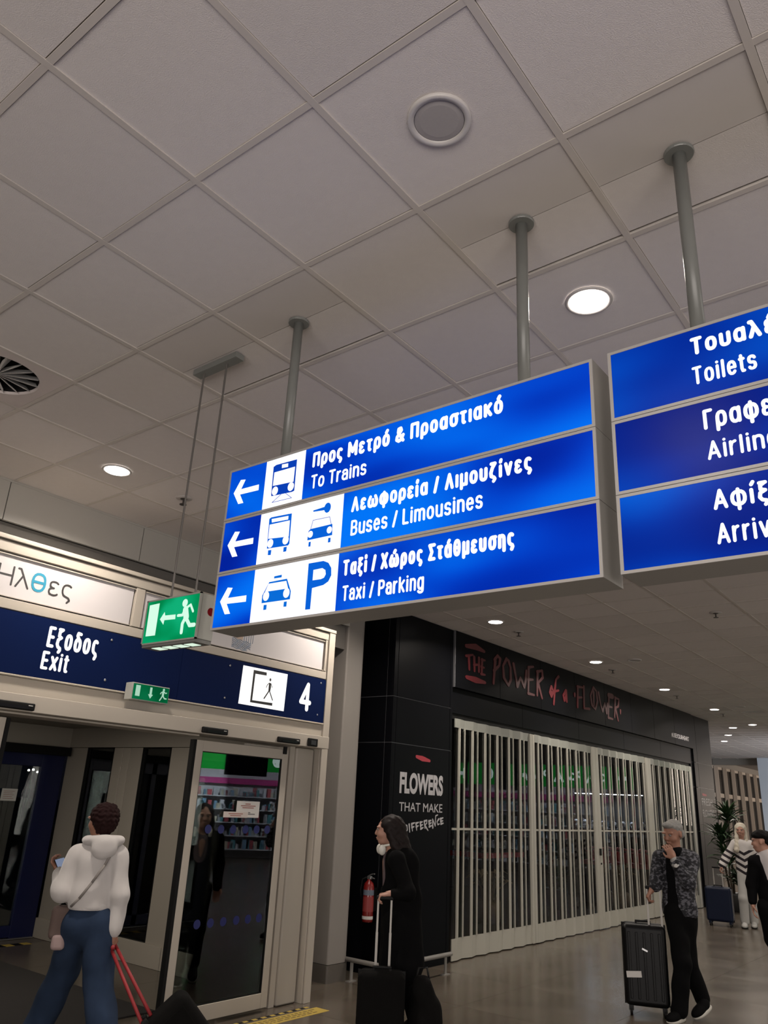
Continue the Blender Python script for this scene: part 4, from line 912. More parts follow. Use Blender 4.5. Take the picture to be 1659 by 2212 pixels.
def bush(name, x, y, z, label, n, L, seed, pot=True, stems=3, hh=.8, cat='plant', wd=.05, leafm=LEAFM, droop=.7):
    t = empty(name, (x, y, z)); tag(t, label, cat); rr = random.Random(seed)
    if pot:
        MB().lathe([(.14, 0), (.19, .3), (.2, .34), (.18, .33), (.0, .29)], seg=20).build('pot', mat('dark_pot', (.03, .03, .03), rough=.5), t, smooth=True)
    me = [blade(L*s, wd, droop*q).mesh('leaf', leafm, True) for s, q in ((1, .8), (.8, 1.1), (.9, .5))]
    for s in range(stems):
        a = 6.28*s/stems; top = (.14*math.cos(a), .14*math.sin(a), hh*(1-.22*s))
        MB().tube([(0.05*math.cos(a), .05*math.sin(a), .25), (top[0]*.8, top[1]*.8, top[2]*.6), top], [.022, .018, .014], 8).build('stem', mat('stem_brown', (.06, .045, .03), rough=.8), t, smooth=True)
        for k in range(n):
            b = rr.uniform(0, 6.28); el = rr.uniform(-1.2, .5)
            share('leaf', me[rr.randrange(3)], t, (top[0], top[1], top[2]-rr.uniform(0, .16)), (rr.uniform(-.3, .3), el*.6, b))
    return t
bush('potted_plant', 13.2, 7.75, .975-.25, 'leafy plant on the table behind the left part of the gate', 14, .3, 5, pot=False, hh=.5)
bush('potted_plant', 17.35, 6.0, .0, 'leafy plant beside the plush toy shelf behind the gate', 12, .3, 8, hh=1.15)
bush('potted_plant', 14.6, 7.2, .0, 'tall leafy plant behind the second gate section', 14, .4, 9, hh=1.0)
bush('dracaena', 17.7, 4.86, .0, 'tall green dracaena with drooping leaves at the far end of the shop', 58, .50, 12, hh=1.75, wd=.06, stems=4)

# ------------------------------------------------------------------ fire extinguisher, guard rail, floor sign
fe = empty('fire_extinguisher', (7.05, 5.60, .50)); tag(fe, 'red fire extinguisher hanging on the black pillar side', 'extinguisher')
MB().lathe([(.0, .0), (.052, .003), (.056, .02), (.056, .33), (.045, .37), (.02, .39), (.018, .405)], seg=28).build('cylinder', mat('red_enamel', (.17, .008, .007), rough=.3, coat=.3), fe, smooth=True)
MB().lathe([(.0565, .255), (.0565, .305)], seg=28, cap=False).build('label', mat('blue_grey_label', (.12, .14, .18), rough=.5), fe)
MB().lathe([(.0568, .03), (.0568, .06)], seg=28, cap=False).build('label', PAPER, fe)
MB().lathe([(.0567, .10), (.0567, .24)], seg=28, cap=False).build('label', mat('pink_label', (.24, .03, .028), rough=.5), fe)
MB().box(-.016, .016, -.03, .02, .405, .435).build('valve', STEEL, fe, bev=.004)
mb = MB(); mb.tube([(0, .02, .43), (0, -.03, .455), (0, -.07, .46)], .006, 8); mb.tube([(0, .02, .425), (0, -.04, .42), (0, -.07, .415)], .006, 8)
mb.build('handle', STEEL, fe)
MB().tube([(0, .03, .42), (-.02, .075, .40), (-.03, .085, .30), (-.02, .07, .15)], .009, 8).build('hose', BLK, fe, smooth=True)
MB().box(.055, .118, -.03, .03, .10, .32).build('bracket', BLK, fe)
gr = empty('guard_rail', (6.80, 5.15, 0)); tag(gr, 'low grey metal guard rail around the black pillar foot', 'rail')
RAIL = mat('rail_steel', (.30, .285, .265), rough=.35, metal=.4)
MB().tube([(0, .62, .185), (0, .03, .185), (.01, .01, .185), (.03, 0, .185), (1.16, 0, .185)], .022, 12).build('rail', RAIL, gr, smooth=True)
for x, y in ((0, .42), (0.02, .02), (1.05, 0)):
    o = MB().box(x-.018, x+.018, y-.006, y+.006, .008, .165).build('leg', RAIL, gr)
    MB().box(x-.06, x+.06, y-.025, y+.025, 0, .008).build('foot_plate', RAIL, gr)
fs = empty('floor_sign', (4.85, 4.95, 0)); tag(fs, 'yellow warning strip with small dark print on the floor before the doors', 'floor sign')
YEL = mat('yellow_vinyl', (.42, .30, .055), rough=.6, noise=.08, nscale=12)
MB().box(0, .93, .0, .15, .0, .0015).build('strip', YEL, fs)
mb = MB(); rr = random.Random(2)
for zz in (.035, .07, .105):
    x = .1+.05*(zz > .06)
    while x < .80:
        L = rr.uniform(.02, .07); mb.box(x, x+L, zz, zz+.014, .0016, .0022); x += L+.018
mb.build('print', mat('brown_print', (.12, .08, .02), rough=.7), fs)
for k in range(10): MB().box(-.12+.1*k, -.07+.1*k, .185, .215, 0, .0015).build('hazard_mark', BLK, fs)
for k in range(10): MB().box(-.07+.1*k, -.02+.1*k, .185, .215, 0, .0015).build('hazard_mark', YEL, fs)
f2 = empty('floor_sign', (3.6, 9.05, 0)); tag(f2, 'yellow and dark hazard strip on the floor at the blue outer door', 'floor sign')
for k in range(18): MB().box(.1*k, .1*k+.098, 0, .12, 0, .0015).build('hazard_mark', YEL if k % 2 else BLK, f2)

# ------------------------------------------------------------------ the pharmacy across the hall: it shows as reflections in the glass
GB = emit('green_fascia', (.02, .42, .06), 1.4); GL = emit('fascia_letter', (.8, 1, .95), 3.)
def facade(p0, p1, name, label, seed):
    d = Vector((p1[0]-p0[0], p1[1]-p0[1], 0)); L = d.length; t = empty(name, (p0[0], p0[1], 0), math.atan2(d.y, d.x)); tag(t, label, 'shop front')
    rr = random.Random(seed)        # local: x along the front, +y into the shop
    MB().box(0, L, 0, .15, 2.30, 2.86).build('fascia', GB, t)
    MB().box(0, L, -.02, 2.6, 2.87, CEIL-.01).build('bulkhead', mat('pharmacy_wall', (.30, .30, .31), rough=.6), t)
    MB().box(0, L, 2.5, 2.6, 0, 2.86).build('rear_panel', mat('pharmacy_white', (.6, .6, .64), rough=.6), t)
    MB().box(0, L, .1, 2.5, 2.62, 2.66).build('soffit', mat('pharmacy_white', (.6, .6, .64), rough=.6), t)
    stext('fascia_lettering', 'ΦΑΡΜΑΚΕΙΟ', (L*.14, -.004, 2.42), (1, 0, 0), (0, 0, 1), .32, L*.45, .16, GL, t)
    for a_, b_ in ((.36, .50), (.64, .80)): MB().box(L*a_, L*b_, -.9, -.8, 2.15, 2.95).build('info_board', mat('board_navy', (.004, .006, .02), rough=.3), t)
    for cx in (L*.05, L*.57, L*.92):
        c = MB()
        c.box(cx-.05, cx+.05, -.02, -.002, 2.44, 2.72); c.box(cx-.14, cx+.14, -.02, -.002, 2.53, 2.63); c.build('cross', GL, t)
    MB().box(0, L, 2.3, 2.49, 1.98, 2.14).build('header_band', mat('magenta_band', (.5, .03, .22), rough=.5), t)
    cols = [(.5, .5, .55), (.2, .35, .5), (.5, .1, .12), (.55, .5, .4), (.1, .3, .35), (.4, .4, .42), (.65, .65, .7)]
    for z in (.25, .6, .95, 1.3, 1.65):
        MB().box(0, L, 2.05, 2.48, z-.025, z).build('shelf', mat('pharmacy_white', (.6, .6, .64), rough=.6), t)
    for ci, c in enumerate(cols):
        mb = MB()
        for z in (.25, .6, .95, 1.3, 1.65):
            x = .05+ci*.09
            while x < L-.1:
                hh = rr.uniform(.1, .26); ww = rr.uniform(.05, .13); mb.box(x, x+ww, 2.1, 2.25, z, z+hh); x += ww+rr.uniform(.2, .75)
        tag(mb.build('product', mat('pack_%d' % ci, c, rough=.5), t), kind='stuff')
    for k in range(max(1, int(L/2.2))):
        l = bpy.data.lights.new('shop_lamp', 'AREA'); l.shape = 'RECTANGLE'; l.size = 1.8; l.size_y = .5; l.energy = 75; l.color = (.86, .9, 1)
        o = bpy.data.objects.new('shop_lamp', l); COL.objects.link(o); o.parent = t; o.location = (1.1+2.2*k, .9, 2.6); o.rotation_euler = (math.radians(20), 0, 0)
facade((20.9, 2.3), (19.1, -3.0), 'pharmacy_front', 'lit pharmacy front with green fascia, seen only as a reflection in the gate panes', 3)
facade((19.0, -3.3), (13.2, -6.8), 'pharmacy_front', 'angled wing of the lit pharmacy, seen only as a reflection in the glass door', 7)

# ------------------------------------------------------------------ people: implicit surfaces turned into meshes
def rotz(a): c, s = math.cos(a), math.sin(a); return np.array([[c, -s, 0], [s, c, 0], [0, 0, 1.]])
def cap(a, b, ra, rb=None, k=.03, q=None, yw=0., sub=False):
    """tapered limb; q squashes it across the direction yw"""
    return dict(t='c', a=np.array(a, float), b=np.array(b, float), ra=ra, rb=ra if rb is None else rb, k=k, q=q, yw=yw, sub=sub)
def ell(c, r, M=None, k=.02, sub=False):
    return dict(t='e', c=np.array(c, float), r=np.array(r, float), M=np.eye(3) if M is None else np.array(M, float), k=k, sub=sub)
def bxs(c, h, k=.006):
    """a box cut away (for a straight hem)"""
    return dict(t='b', c=np.array(c, float), h=np.array(h, float), k=k, sub=True)
def sdf_mesh(name, prims, vox, m, parent, noise=0., nfreq=20., smooth=1):
    lo = np.full(3, 1e9); hi = -lo
    for p in prims:
        if p['sub']: continue
        if p['t'] == 'c':
            R = max(p['ra'], p['rb']); l = np.minimum(p['a'], p['b'])-R; h = np.maximum(p['a'], p['b'])+R
        else:
            e = np.sqrt(((p['M']*p['r'])**2).sum(1)); l = p['c']-e; h = p['c']+e
        lo = np.minimum(lo, l); hi = np.maximum(hi, h)
    lo -= 3*vox; hi += 3*vox; n = np.ceil((hi-lo)/vox).astype(int)+1
    F = np.full(n, .08, np.float32)
    for p in prims:
        k = p['k']; mg = k+2.5*vox
        if p['t'] == 'c':
            R = max(p['ra'], p['rb']); l = np.minimum(p['a'], p['b'])-R-mg; h = np.maximum(p['a'], p['b'])+R+mg
        elif p['t'] == 'b': l = p['c']-p['h']-mg; h = p['c']+p['h']+mg
        else:
            e = np.sqrt(((p['M']*p['r'])**2).sum(1)); l = p['c']-e-mg; h = p['c']+e+mg
        i0 = np.clip(np.floor((l-lo)/vox).astype(int), 0, n); i1 = np.clip(np.ceil((h-lo)/vox).astype(int)+1, 0, n)
        if (i1 <= i0).any(): continue
        ax = [lo[d]+vox*np.arange(i0[d], i1[d]) for d in range(3)]
        P = np.stack(np.meshgrid(*ax, indexing='ij'), -1)
        if p['t'] == 'c':
            a, b = p['a'], p['b']; X_ = P-a; B = b-a; sc_ = 1.
            if p['q']:
                Rm = rotz(-p['yw']); X_ = X_@Rm.T; B = Rm@B; s = np.array([1, 1/p['q'], 1]); X_ = X_*s; B = B*s; sc_ = p['q']
            t = np.clip((X_@B)/max(B@B, 1e-9), 0, 1); d = np.linalg.norm(X_-t[..., None]*B, axis=-1)-(p['ra']+(p['rb']-p['ra'])*t)
            if p['q']: d = d*(sc_+(1-sc_)*.5)
        elif p['t'] == 'b': d = (np.abs(P-p['c'])-p['h']).max(-1)
        else:
            X_ = (P-p['c'])@p['M']; k0 = np.linalg.norm(X_/p['r'], axis=-1); k1 = np.linalg.norm(X_/p['r']**2, axis=-1)
            d = k0*(k0-1)/np.maximum(k1, 1e-6)
        s = tuple(slice(i0[d_], i1[d_]) for d_ in range(3)); A = F[s]
        if p['sub']:
            d = -d; hh = np.maximum(k-np.abs(A-d), 0)/k; F[s] = np.maximum(A, d)+hh*hh*k/4
        else:
            hh = np.maximum(k-np.abs(A-d), 0)/k; F[s] = np.minimum(A, d)-hh*hh*k/4
    F[0], F[-1] = .05, .05; F[:, 0] = F[:, -1] = .05; F[:, :, 0] = F[:, :, -1] = .05
    ins = F < 0
    c8 = np.zeros(tuple(np.array(F.shape)-1), int); acc_ = np.zeros(c8.shape+(3,)); cnt = np.zeros(c8.shape)
    for dx in (0, 1):
        for dy in (0, 1):
            for dz in (0, 1): c8 += ins[dx:dx+c8.shape[0], dy:dy+c8.shape[1], dz:dz+c8.shape[2]]
    act = (c8 > 0) & (c8 < 8); I_ = np.argwhere(act)
    pos = np.zeros((len(I_), 3)); cn = np.zeros(len(I_))
    corners = [(0,0,0),(1,0,0),(0,1,0),(1,1,0),(0,0,1),(1,0,1),(0,1,1),(1,1,1)]
    edges = [(0,1),(2,3),(4,5),(6,7),(0,2),(1,3),(4,6),(5,7),(0,4),(1,5),(2,6),(3,7)]
    fv = [F[I_[:, 0]+c[0], I_[:, 1]+c[1], I_[:, 2]+c[2]] for c in corners]
    for a, b in edges:
        A, B = fv[a], fv[b]; cr = (A < 0) != (B < 0); t = np.where(cr, A/np.where(cr, A-B, 1), 0)
        pa, pb = np.array(corners[a]), np.array(corners[b]); pos += np.where(cr[:, None], pa+t[:, None]*(pb-pa), 0); cn += cr
    V = lo+vox*(I_+pos/np.maximum(cn, 1)[:, None])
    idx = -np.ones(c8.shape, int); idx[act] = np.arange(len(I_))
    faces = []
    for ax_ in range(3):
        u, v_ = (ax_+1) % 3, (ax_+2) % 3
        sl0 = [slice(None)]*3; sl1 = [slice(None)]*3; sl0[ax_] = slice(0, -1); sl1[ax_] = slice(1, None)
        a = ins[tuple(sl0)]; b = ins[tuple(sl1)]; E = np.argwhere(a != b); 
        ok = (E[:, u] > 0) & (E[:, v_] > 0) & (E[:, u] < F.shape[u]-1) & (E[:, v_] < F.shape[v_]-1); E = E[ok]
        fl = a[E[:, 0], E[:, 1], E[:, 2]]
        q = []
        for du, dv in ((-1, -1), (0, -1), (0, 0), (-1, 0)):
            C_ = E.copy(); C_[:, u] += du; C_[:, v_] += dv; q.append(idx[C_[:, 0], C_[:, 1], C_[:, 2]])
        q = np.stack(q, 1); q[~fl] = q[~fl][:, ::-1]; faces.append(q)
    Fc = np.concatenate(faces)
    if noise:
        x, y, z = (V*nfreq).T
        dsp = (np.sin(x+1.7*np.sin(y*.8+z*.5))*np.cos(y*1.1+z*.7+np.sin(x*.7))+.6*np.sin(z*1.9+1.3*np.sin(x*1.3+y)))*noise
        ctr = V.mean(0)
        g = np.gradient(F, vox); ii = np.clip(np.round((V-lo)/vox).astype(int), 0, np.array(F.shape)-1)
        nr = np.stack([gg[ii[:, 0], ii[:, 1], ii[:, 2]] for gg in g], 1); nr /= np.maximum(np.linalg.norm(nr, axis=1)[:, None], 1e-6)
        V = V+nr*dsp[:, None]
    me = bpy.data.meshes.new(name); me.vertices.add(len(V)); me.vertices.foreach_set('co', V.astype(np.float32).ravel())
    me.loops.add(Fc.size); me.loops.foreach_set('vertex_index', Fc.astype(np.int32).ravel())
    me.polygons.add(len(Fc)); me.polygons.foreach_set('loop_start', np.arange(0, Fc.size, 4, dtype=np.int32))
    me.polygons.foreach_set('loop_total', np.full(len(Fc), 4, np.int32)); me.update(calc_edges=True); me.validate()
    me.shade_smooth(); me.materials.append(m)
    o = bpy.data.objects.new(name, me); COL.objects.link(o); o.parent = parent
    return o
def frame(fw, tilt=0., rollh=0.):
    """columns: right, forward, up of a head or hand turned to yaw fw (0 = local +y) and nodding by tilt"""
    M = rotz(fw); c, s = math.cos(tilt), math.sin(tilt); c2, s2 = math.cos(rollh), math.sin(rollh)
    return M@np.array([[1, 0, 0], [0, c, -s], [0, s, c]])@np.array([[c2, 0, s2], [0, 1, 0], [-s2, 0, c2]])
def head(c, fw, tilt=0., s=1., rollh=0.):
    M = frame(fw, tilt, rollh); c = np.array(c, float); T = lambda p: c+M@(np.array(p)*s)
    E = lambda p, r, k=.012, sub=False: ell(T(p), np.array(r)*s, M, k, sub)
    K = lambda a, b, ra, rb, k=.008: cap(T(a), T(b), ra*s, rb*s, k)
    return [E((0, -.018, .030), (.076, .094, .086)), E((0, .028, -.018), (.063, .068, .095), .02), E((0, .042, -.085), (.040, .042, .030), .025),
            K((0, .090, .012), (0, .103, -.024), .008, .0125), E((.036, .080, .028), (.026, .016, .010), .01), E((-.036, .080, .028), (.026, .016, .010), .01),
            E((.036, .062, -.028), (.026, .026, .024), .02), E((-.036, .062, -.028), (.026, .026, .024), .02),
            E((.030, .097, .010), (.016, .013, .010), .006, True), E((-.030, .097, .010), (.016, .013, .010), .006, True),
            E((0, .092, -.055), (.024, .012, .007), .005), E((0, .090, -.066), (.021, .012, .007), .005), E((0, .104, -.0605), (.022, .006, .0018), .003, True),
            E((.076, -.008, -.005), (.010, .019, .031), .006), E((-.076, -.008, -.005), (.010, .019, .031), .006)], T, M
def eyes(T, M, parent, s=1.):
    for sx in (-1, 1):
        p = T((.030*sx, .083, .010)); o = MB().lathe([(.001, -.0115*s), (.008*s, -.0082*s), (.0115*s, 0), (.008*s, .0082*s), (.001, .0115*s)], seg=12).build('eye', mat('eye_white', (.20, .18, .165), rough=.3), parent, tuple(p), smooth=True)
        q = T((.030*sx, .0925, .010)); MB().lathe([(.001, -.0045*s), (.0045*s, 0), (.001, .0045*s)], seg=8).build('iris', mat('iris_dark', (.02, .012, .008), rough=.2), o, tuple(np.array(q)-np.array(p)), smooth=True)
def hand(w_, d, n_, curl, side, s=1., thumb=.9, spread=.0):
    """palm, four fingers in three joints and a thumb; d = fingers' way, n_ = where the palm faces"""
    w_ = np.array(w_, float); d = np.array(d, float); d /= np.linalg.norm(d); n_ = np.array(n_, float); n_ -= d*(n_@d); n_ /= np.linalg.norm(n_); t = np.cross(d, n_)*side
    M = np.stack([t, d, n_], 1); P = [ell(w_+d*.045*s, np.array([.040, .050, .015])*s, M, .012), cap(w_-d*.03*s, w_+d*.02*s, .024*s, .023*s, .015)]
    for j, (off, L) in enumerate(((.031, .90), (.0105, 1.0), (-.0105, .94), (-.031, .74))):
        a = w_+(d*.082+t*off)*s; ang = .15*curl
        for q, sl in enumerate((.040, .026, .020)):
            ang += curl*(.75, .85, .6)[q]
            b = a+(d*math.cos(ang)+n_*math.sin(ang)+t*off*spread*6)*sl*L*s; P.append(cap(a, b, (.0092-.0008*q)*s, (.0084-.0008*q)*s, .004)); a = b
    a = w_+(d*.022+t*.030)*s; b = a+(d*.45+t*.55+n_*.45*thumb)*.036*s; c = b+(d*.75+t*.1+n_*.6*thumb)*.030*s; e = c+(d*.8-t*.1+n_*.5*thumb)*.024*s
    return P+[cap(a, b, .012*s, .0105*s, .01), cap(b, c, .0105*s, .0095*s, .004), cap(c, e, .0095*s, .008*s, .004)]
def person(name, base, label):
    b = Vector((base[0], base[1], 0)); D = b.normalized(); R = Vector((D.y, -D.x, 0))
    t = empty('person', tuple(b), math.atan2(R.y, R.x)); tag(t, label, 'person'); return t
SKIN = mat('skin_light', (.36, .19, .135), rough=.55, noise=.06, nscale=30); SKIN2 = mat('skin_tan', (.27, .13, .085), rough=.55, noise=.06, nscale=30)
def shoe(name, heel, toe, m, parent, sole=None, w=.045, h=.06, pitch=0.):
    h_ = np.array(heel, float); t_ = np.array(toe, float); d = t_-h_; L = np.linalg.norm(d); d /= L; mid = (h_+t_)/2
    up = np.array([0, 0, 1.]); up = up-d*(up@d); up /= np.linalg.norm(up); s = np.cross(d, up); M = np.stack([s, d, up], 1)
    o = sdf_mesh(name, [ell(h_+d*.07+up*.055, (w*.85, .065, h*.85), M, .03), ell(mid+up*.045, (w*.92, L*.36, h*.62), M, .03), ell(t_-d*.06+up*.035, (w, .075, .036), M, .03)], .006, m, parent)
    if sole: sdf_mesh('sole', [ell(h_+d*.06+up*.014, (w*.95, .07, .018), M, .03), ell(mid+up*.012, (w*.9, L*.38, .016), M, .03), ell(t_-d*.07+up*.012, (w*1.06, .08, .016), M, .03)], .006, sole, o)
    return o

# --- 1. person in a white hoodie walking out, seen from behind ---------------------------------------------
t = person('person', (3.52, 5.20), 'person in white hoodie and blue jeans seen from behind, pulling a case')
A = lambda *p: np.array(p, float)
yb = math.radians(48)        # walks away and to the left
fwv = A(-math.sin(yb), math.cos(yb), 0)
hc = A(-.042, .02, 1.448)
hp, T, M = head(hc, yb+.15, -.12, .96)
shL, shR = A(-.175, .03, 1.225), A(.105, -.03, 1.232); elL, waL = A(-.235, .0, .985), A(-.275, .17, 1.09); elR, waR = A(.155, -.07, .975), A(.150, -.07, .735)
hipc = A(-.03, 0, .86); hL, hR = A(-.085, .02, .80), A(.045, -.02, .80); kL, kR = A(-.135, .22, .46), A(.095, -.03, .44); aL, aR = A(-.26, .33, .085), A(.20, -.17, .10)
body = hp+[cap(hc+A(.0, -.02, -.06), A(-.03, 0, 1.25), .048, .05, .02), cap(A(-.03, 0, 1.2), hipc+A(0, 0, .02), .10, .10, .05, .62, yb*.25), cap(shL, elL, .04, .034), cap(elL, waL, .033, .024), cap(shR, elR, .04, .034), cap(elR, waR, .033, .025),
       cap(hL, kL, .07, .05, .04), cap(kL, aL, .05, .035), cap(hR, kR, .07, .05, .04), cap(kR, aR, .05, .035)]
body += hand(waL+A(-.01, .01, .012), A(-.45, .25, .45), A(.5, -.1, .6), .95, 1, .9)+hand(waR+A(0, 0, -.01), A(.05, -.05, -1), A(-.5, .6, .0), 1.25, 1, .9)
bo = sdf_mesh('body', body, .0065, SKIN2, t)
HOOD = mat('white_hoodie', (.47, .445, .43), rough=.95, noise=.05, nscale=8, sheen=.3)
hd = [cap(A(-.03, 0, 1.19), A(-.028, 0, .95), .146, .146, .05, .74, yb*.25), cap(A(-.028, 0, .97), A(-.028, 0, .82), .146, .138, .03, .76, yb*.25), cap(shL+A(.02, 0, -.005), shR+A(-.02, 0, -.005), .068, .068, .05),
      cap(shL, elL, .066, .062, .03), cap(elL, waL+A(0, -.02, -.01), .063, .046, .03), cap(shR, elR, .066, .058, .03), cap(elR, waR+A(0, 0, .04), .056, .052, .03), cap(waR+A(0, 0, .05), waR+A(0, 0, .015), .040, .036, .02), cap(waL, waL+A(-.0, .005, .01), .036, .034, .02), bxs((-.051, 0, .77), (.149, .3, .118))]
ho = sdf_mesh('hoodie', hd, .008, HOOD, t, .0045, 17)
sdf_mesh('hem_band', [cap(A(-.028, 0, .96), A(-.028, 0, .86), .143, .141, .01, .77, yb*.25), bxs((-.03, 0, .75), (.3, .3, .132)), bxs((-.03, 0, 1.13), (.3, .3, .205))], .007, HOOD, ho)
sdf_mesh('hood', [ell(A(-.015, -.055, 1.315), (.125, .075, .042), frame(0, -.25), .03), ell(A(.0, -.115, 1.275), (.085, .045, .075), frame(0, .1), .04), ell(A(.08, -.05, 1.325), (.05, .06, .03), None, .03), ell(A(-.11, .0, 1.315), (.05, .07, .032), None, .03), ell(A(-.045, .03, 1.37), (.062, .07, .05), None, .012, True)], .007, HOOD, ho, .002, 30)
JEAN = mat('blue_denim', (.017, .030, .060), rough=.9, noise=.25, nscale=14, spec=.2)
sdf_mesh('jeans', [cap(A(-.03, 0, .86), A(-.03, 0, .80), .122, .130, .04, .76, yb*.25), cap(hL+A(-.005, 0, 0), kL, .108, .098, .04), cap(kL, aL+A(0, 0, -.0), .098, .098, .03), cap(hR+A(.0, 0, 0), kR, .108, .096, .04), cap(kR, aR, .096, .098, .03)], .009, JEAN, t, .006, 14)
HAIRR = mat('dark_red_hair', (.012, .003, .003), rough=.8, noise=.4, nscale=40, spec=.15)
sdf_mesh('hair', [ell(hc+A(.012, -.012, .035), (.098, .100, .088), None, .02), ell(hc+A(.028, -.045, -.01), (.078, .066, .078), None, .03), ell(hc+A(.015, -.03, -.05), (.052, .045, .06), None, .03), ell(hc+A(-.06, .08, -.05), (.07, .07, .09), None, .02, True)], .0055, HAIRR, t, .0045, 105)
o = sdf_mesh('shoe', [ell(A(-.27, .37, .055), (.05, .12, .05), frame(yb), .03)], .007, mat('white_shoe', (.4, .4, .4), rough=.7), t); o = sdf_mesh('shoe', [ell(A(.18, -.13, .06), (.05, .12, .052), frame(yb, -.35), .03)], .007, MATS['white_shoe'], t)
STR = mat('beige_strap', (.21, .19, .175), rough=.8)
sb_ = MB(); pp = [(.052, -.115, 1.245), (.02, -.135, 1.17), (-.045, -.138, 1.06), (-.11, -.118, .96), (-.155, -.075, .905)]
for a_, b_ in zip(pp[:-1], pp[1:]): sb_.tube([a_, b_], .0085, 8)
sb_.build('bag_strap', STR, ho, smooth=True)
bg = empty('shoulder_bag', tuple(t.matrix_basis@Vector((-.20, .03, .66))), t.rotation_euler.z); tag(bg, 'small pinkish brown bag at the left hip of the person in the white hoodie', 'bag')
MB().box(-.075, .065, -.04, .05, .03, .24).build('body', mat('taupe_cloth', (.11, .075, .065), rough=.9, noise=.2), bg, bev=.035, seg=3)
MB().box(-.045, .045, -.05, .04, -.03, .07).build('pouch', mat('pink_cloth', (.30, .22, .21), rough=.9), bg, bev=.025, seg=3)
MB().tube([(-.06, 0, .21), (-.01, .0, .27), (.05, 0, .22)], .006, 6).build('strap', STR, bg)
ph = empty('phone', tuple(t.matrix_basis@Vector((-.268, .175, 1.135))), t.rotation_euler.z); tag(ph, 'phone with glowing screen in the left hand of the hoodie wearer', 'phone')
rt = (math.radians(38), math.radians(-14), math.radians(20))
MB().box(-.036, .036, -.07, .07, -.004, .004).build('case', BLK, ph, rot=rt, bev=.006); MB().box(-.032, .032, -.064, .064, .0042, .0048).build('screen', emit('phone_screen', (.35, .42, .6), .5), ph, rot=rt)

# --- cases -------------------------------------------------------------------------------------------------
def suitcase(x, y, rz, W, D_, Hh, m, label, tilt=0., handle=.42, hm=None, ridges=6, wheel=.03, lift=0., hw=.20):
    t = empty('suitcase', (x, y, 0), rz); tag(t, label, 'suitcase')
    t.rotation_euler = (tilt, 0, rz)
    hm = hm or mat('case_handle_metal', (.34, .32, .29), rough=.4, metal=.1); z0 = wheel*2+.01
    s = MB().box(-W/2, W/2, -D_/2, D_/2, z0, z0+Hh).build('shell', m, t, bev=.045, seg=4)
    for k in range(ridges):
        xx = -W/2+.06+(W-.12)*k/max(1, ridges-1); MB().box(xx-.012, xx+.012, -D_/2-.005, D_/2+.005, z0+.06, z0+Hh-.06).build('ridge', m, s, bev=.005)
    MB().box(-W/2-.003, W/2+.003, -.006, .006, z0-.002, z0+Hh+.002).build('zip', BLK, s, bev=.002)
    for a in (-1, 1):
        for b in (-1, 1):
            wl_ = MB().lathe([(wheel*.4, -.012), (wheel, -.010), (wheel, .010), (wheel*.4, .012)], axis='x', seg=16).build('wheel', BLK, t, (a*(W/2-.05), b*(D_/2-.04), wheel))
            MB().box(-.02, .02, -.02, .02, .01, wheel+.018).build('fork', m, wl_)
    zt = z0+Hh
    MB().box(-.07, .07, -.014, .014, zt+.012, zt+.028).build('carry_handle', BLK, t, bev=.006); MB().box(-.07, -.055, -.012, .012, zt-.004, zt+.014).build('carry_foot', BLK, t); MB().box(.055, .07, -.012, .012, zt-.004, zt+.014).build('carry_foot', BLK, t)
    if handle:
        for a in (-1, 1):
            MB().box(a*hw/2-.009, a*hw/2+.009, D_/2-.045, D_/2-.03, zt-.02, zt+handle*.52).build('handle_bar', hm, t); MB().box(a*hw/2-.007, a*hw/2+.007, D_/2-.0435, D_/2-.0315, zt+handle*.521, zt+handle).build('handle_bar', hm, t)
        MB().box(-hw/2-.015, hw/2+.015, D_/2-.052, D_/2-.022, zt+handle, zt+handle+.028).build('grip', BLK, t, bev=.008)
    return t
BLKCASE = mat('black_case', (.003, .003, .0033), rough=.42, noise=.2, nscale=10, spec=.2); BLUCASE = mat('navy_case', (.004, .008, .024), rough=.5, noise=.15, nscale=8, spec=.2)
FURRY = mat('black_soft_case', (.0035, .0032, .003), rough=.9, noise=.3, nscale=30, spec=.1)
def lw(parent_base, l):      # local person coordinates -> world
    b = Vector((parent_base[0], parent_base[1], 0)); D = b.normalized(); R = Vector((D.y, -D.x, 0)); return b+R*l[0]+D*l[1]
# hoodie wearer's trolley, leaning on two wheels, red straps to the hand
hb = (3.52, 5.20); cp_ = lw(hb, (.83, -.42, 0))
tc2 = empty('suitcase', (cp_.x, cp_.y, 0), t.rotation_euler.z); tag(tc2, 'black soft trolley case dragged on red straps by the person in the white hoodie', 'suitcase')
MT = Matrix.Rotation(math.radians(-42), 4, 'Y')
def TL(o): o.matrix_local = MT@o.matrix_local; return o
sh_ = TL(MB().box(-.15, .17, -.13, .13, .06, .50).build('shell', FURRY, tc2, bev=.06, seg=4))
TL(MB().box(-.17, -.15, -.10, .10, .12, .40).build('front_pocket', FURRY, tc2, bev=.01)); TL(MB().box(-.13, .12, -.135, -.125, .1, .45).build('side_pocket', FURRY, tc2, bev=.004))
for s in (-1, 1):
    TL(MB().lathe([(.012, -.012), (.032, -.010), (.032, .010), (.012, .012)], axis='y', seg=16).build('wheel', BLK, tc2, (.12, .10*s, .035)))
    TL(MB().box(-.13, -.09, .05*s-.02, .05*s+.02, .47, .53).build('carry_foot', BLK, tc2, bev=.008))
REDS = mat('red_strap', (.24, .012, .016), rough=.6, noise=.15)
hand_l = Vector((.156, -.07, .665)); top_l = MT@Vector((-.10, 0, .50)); base_l = Vector((.83, -.42, 0))
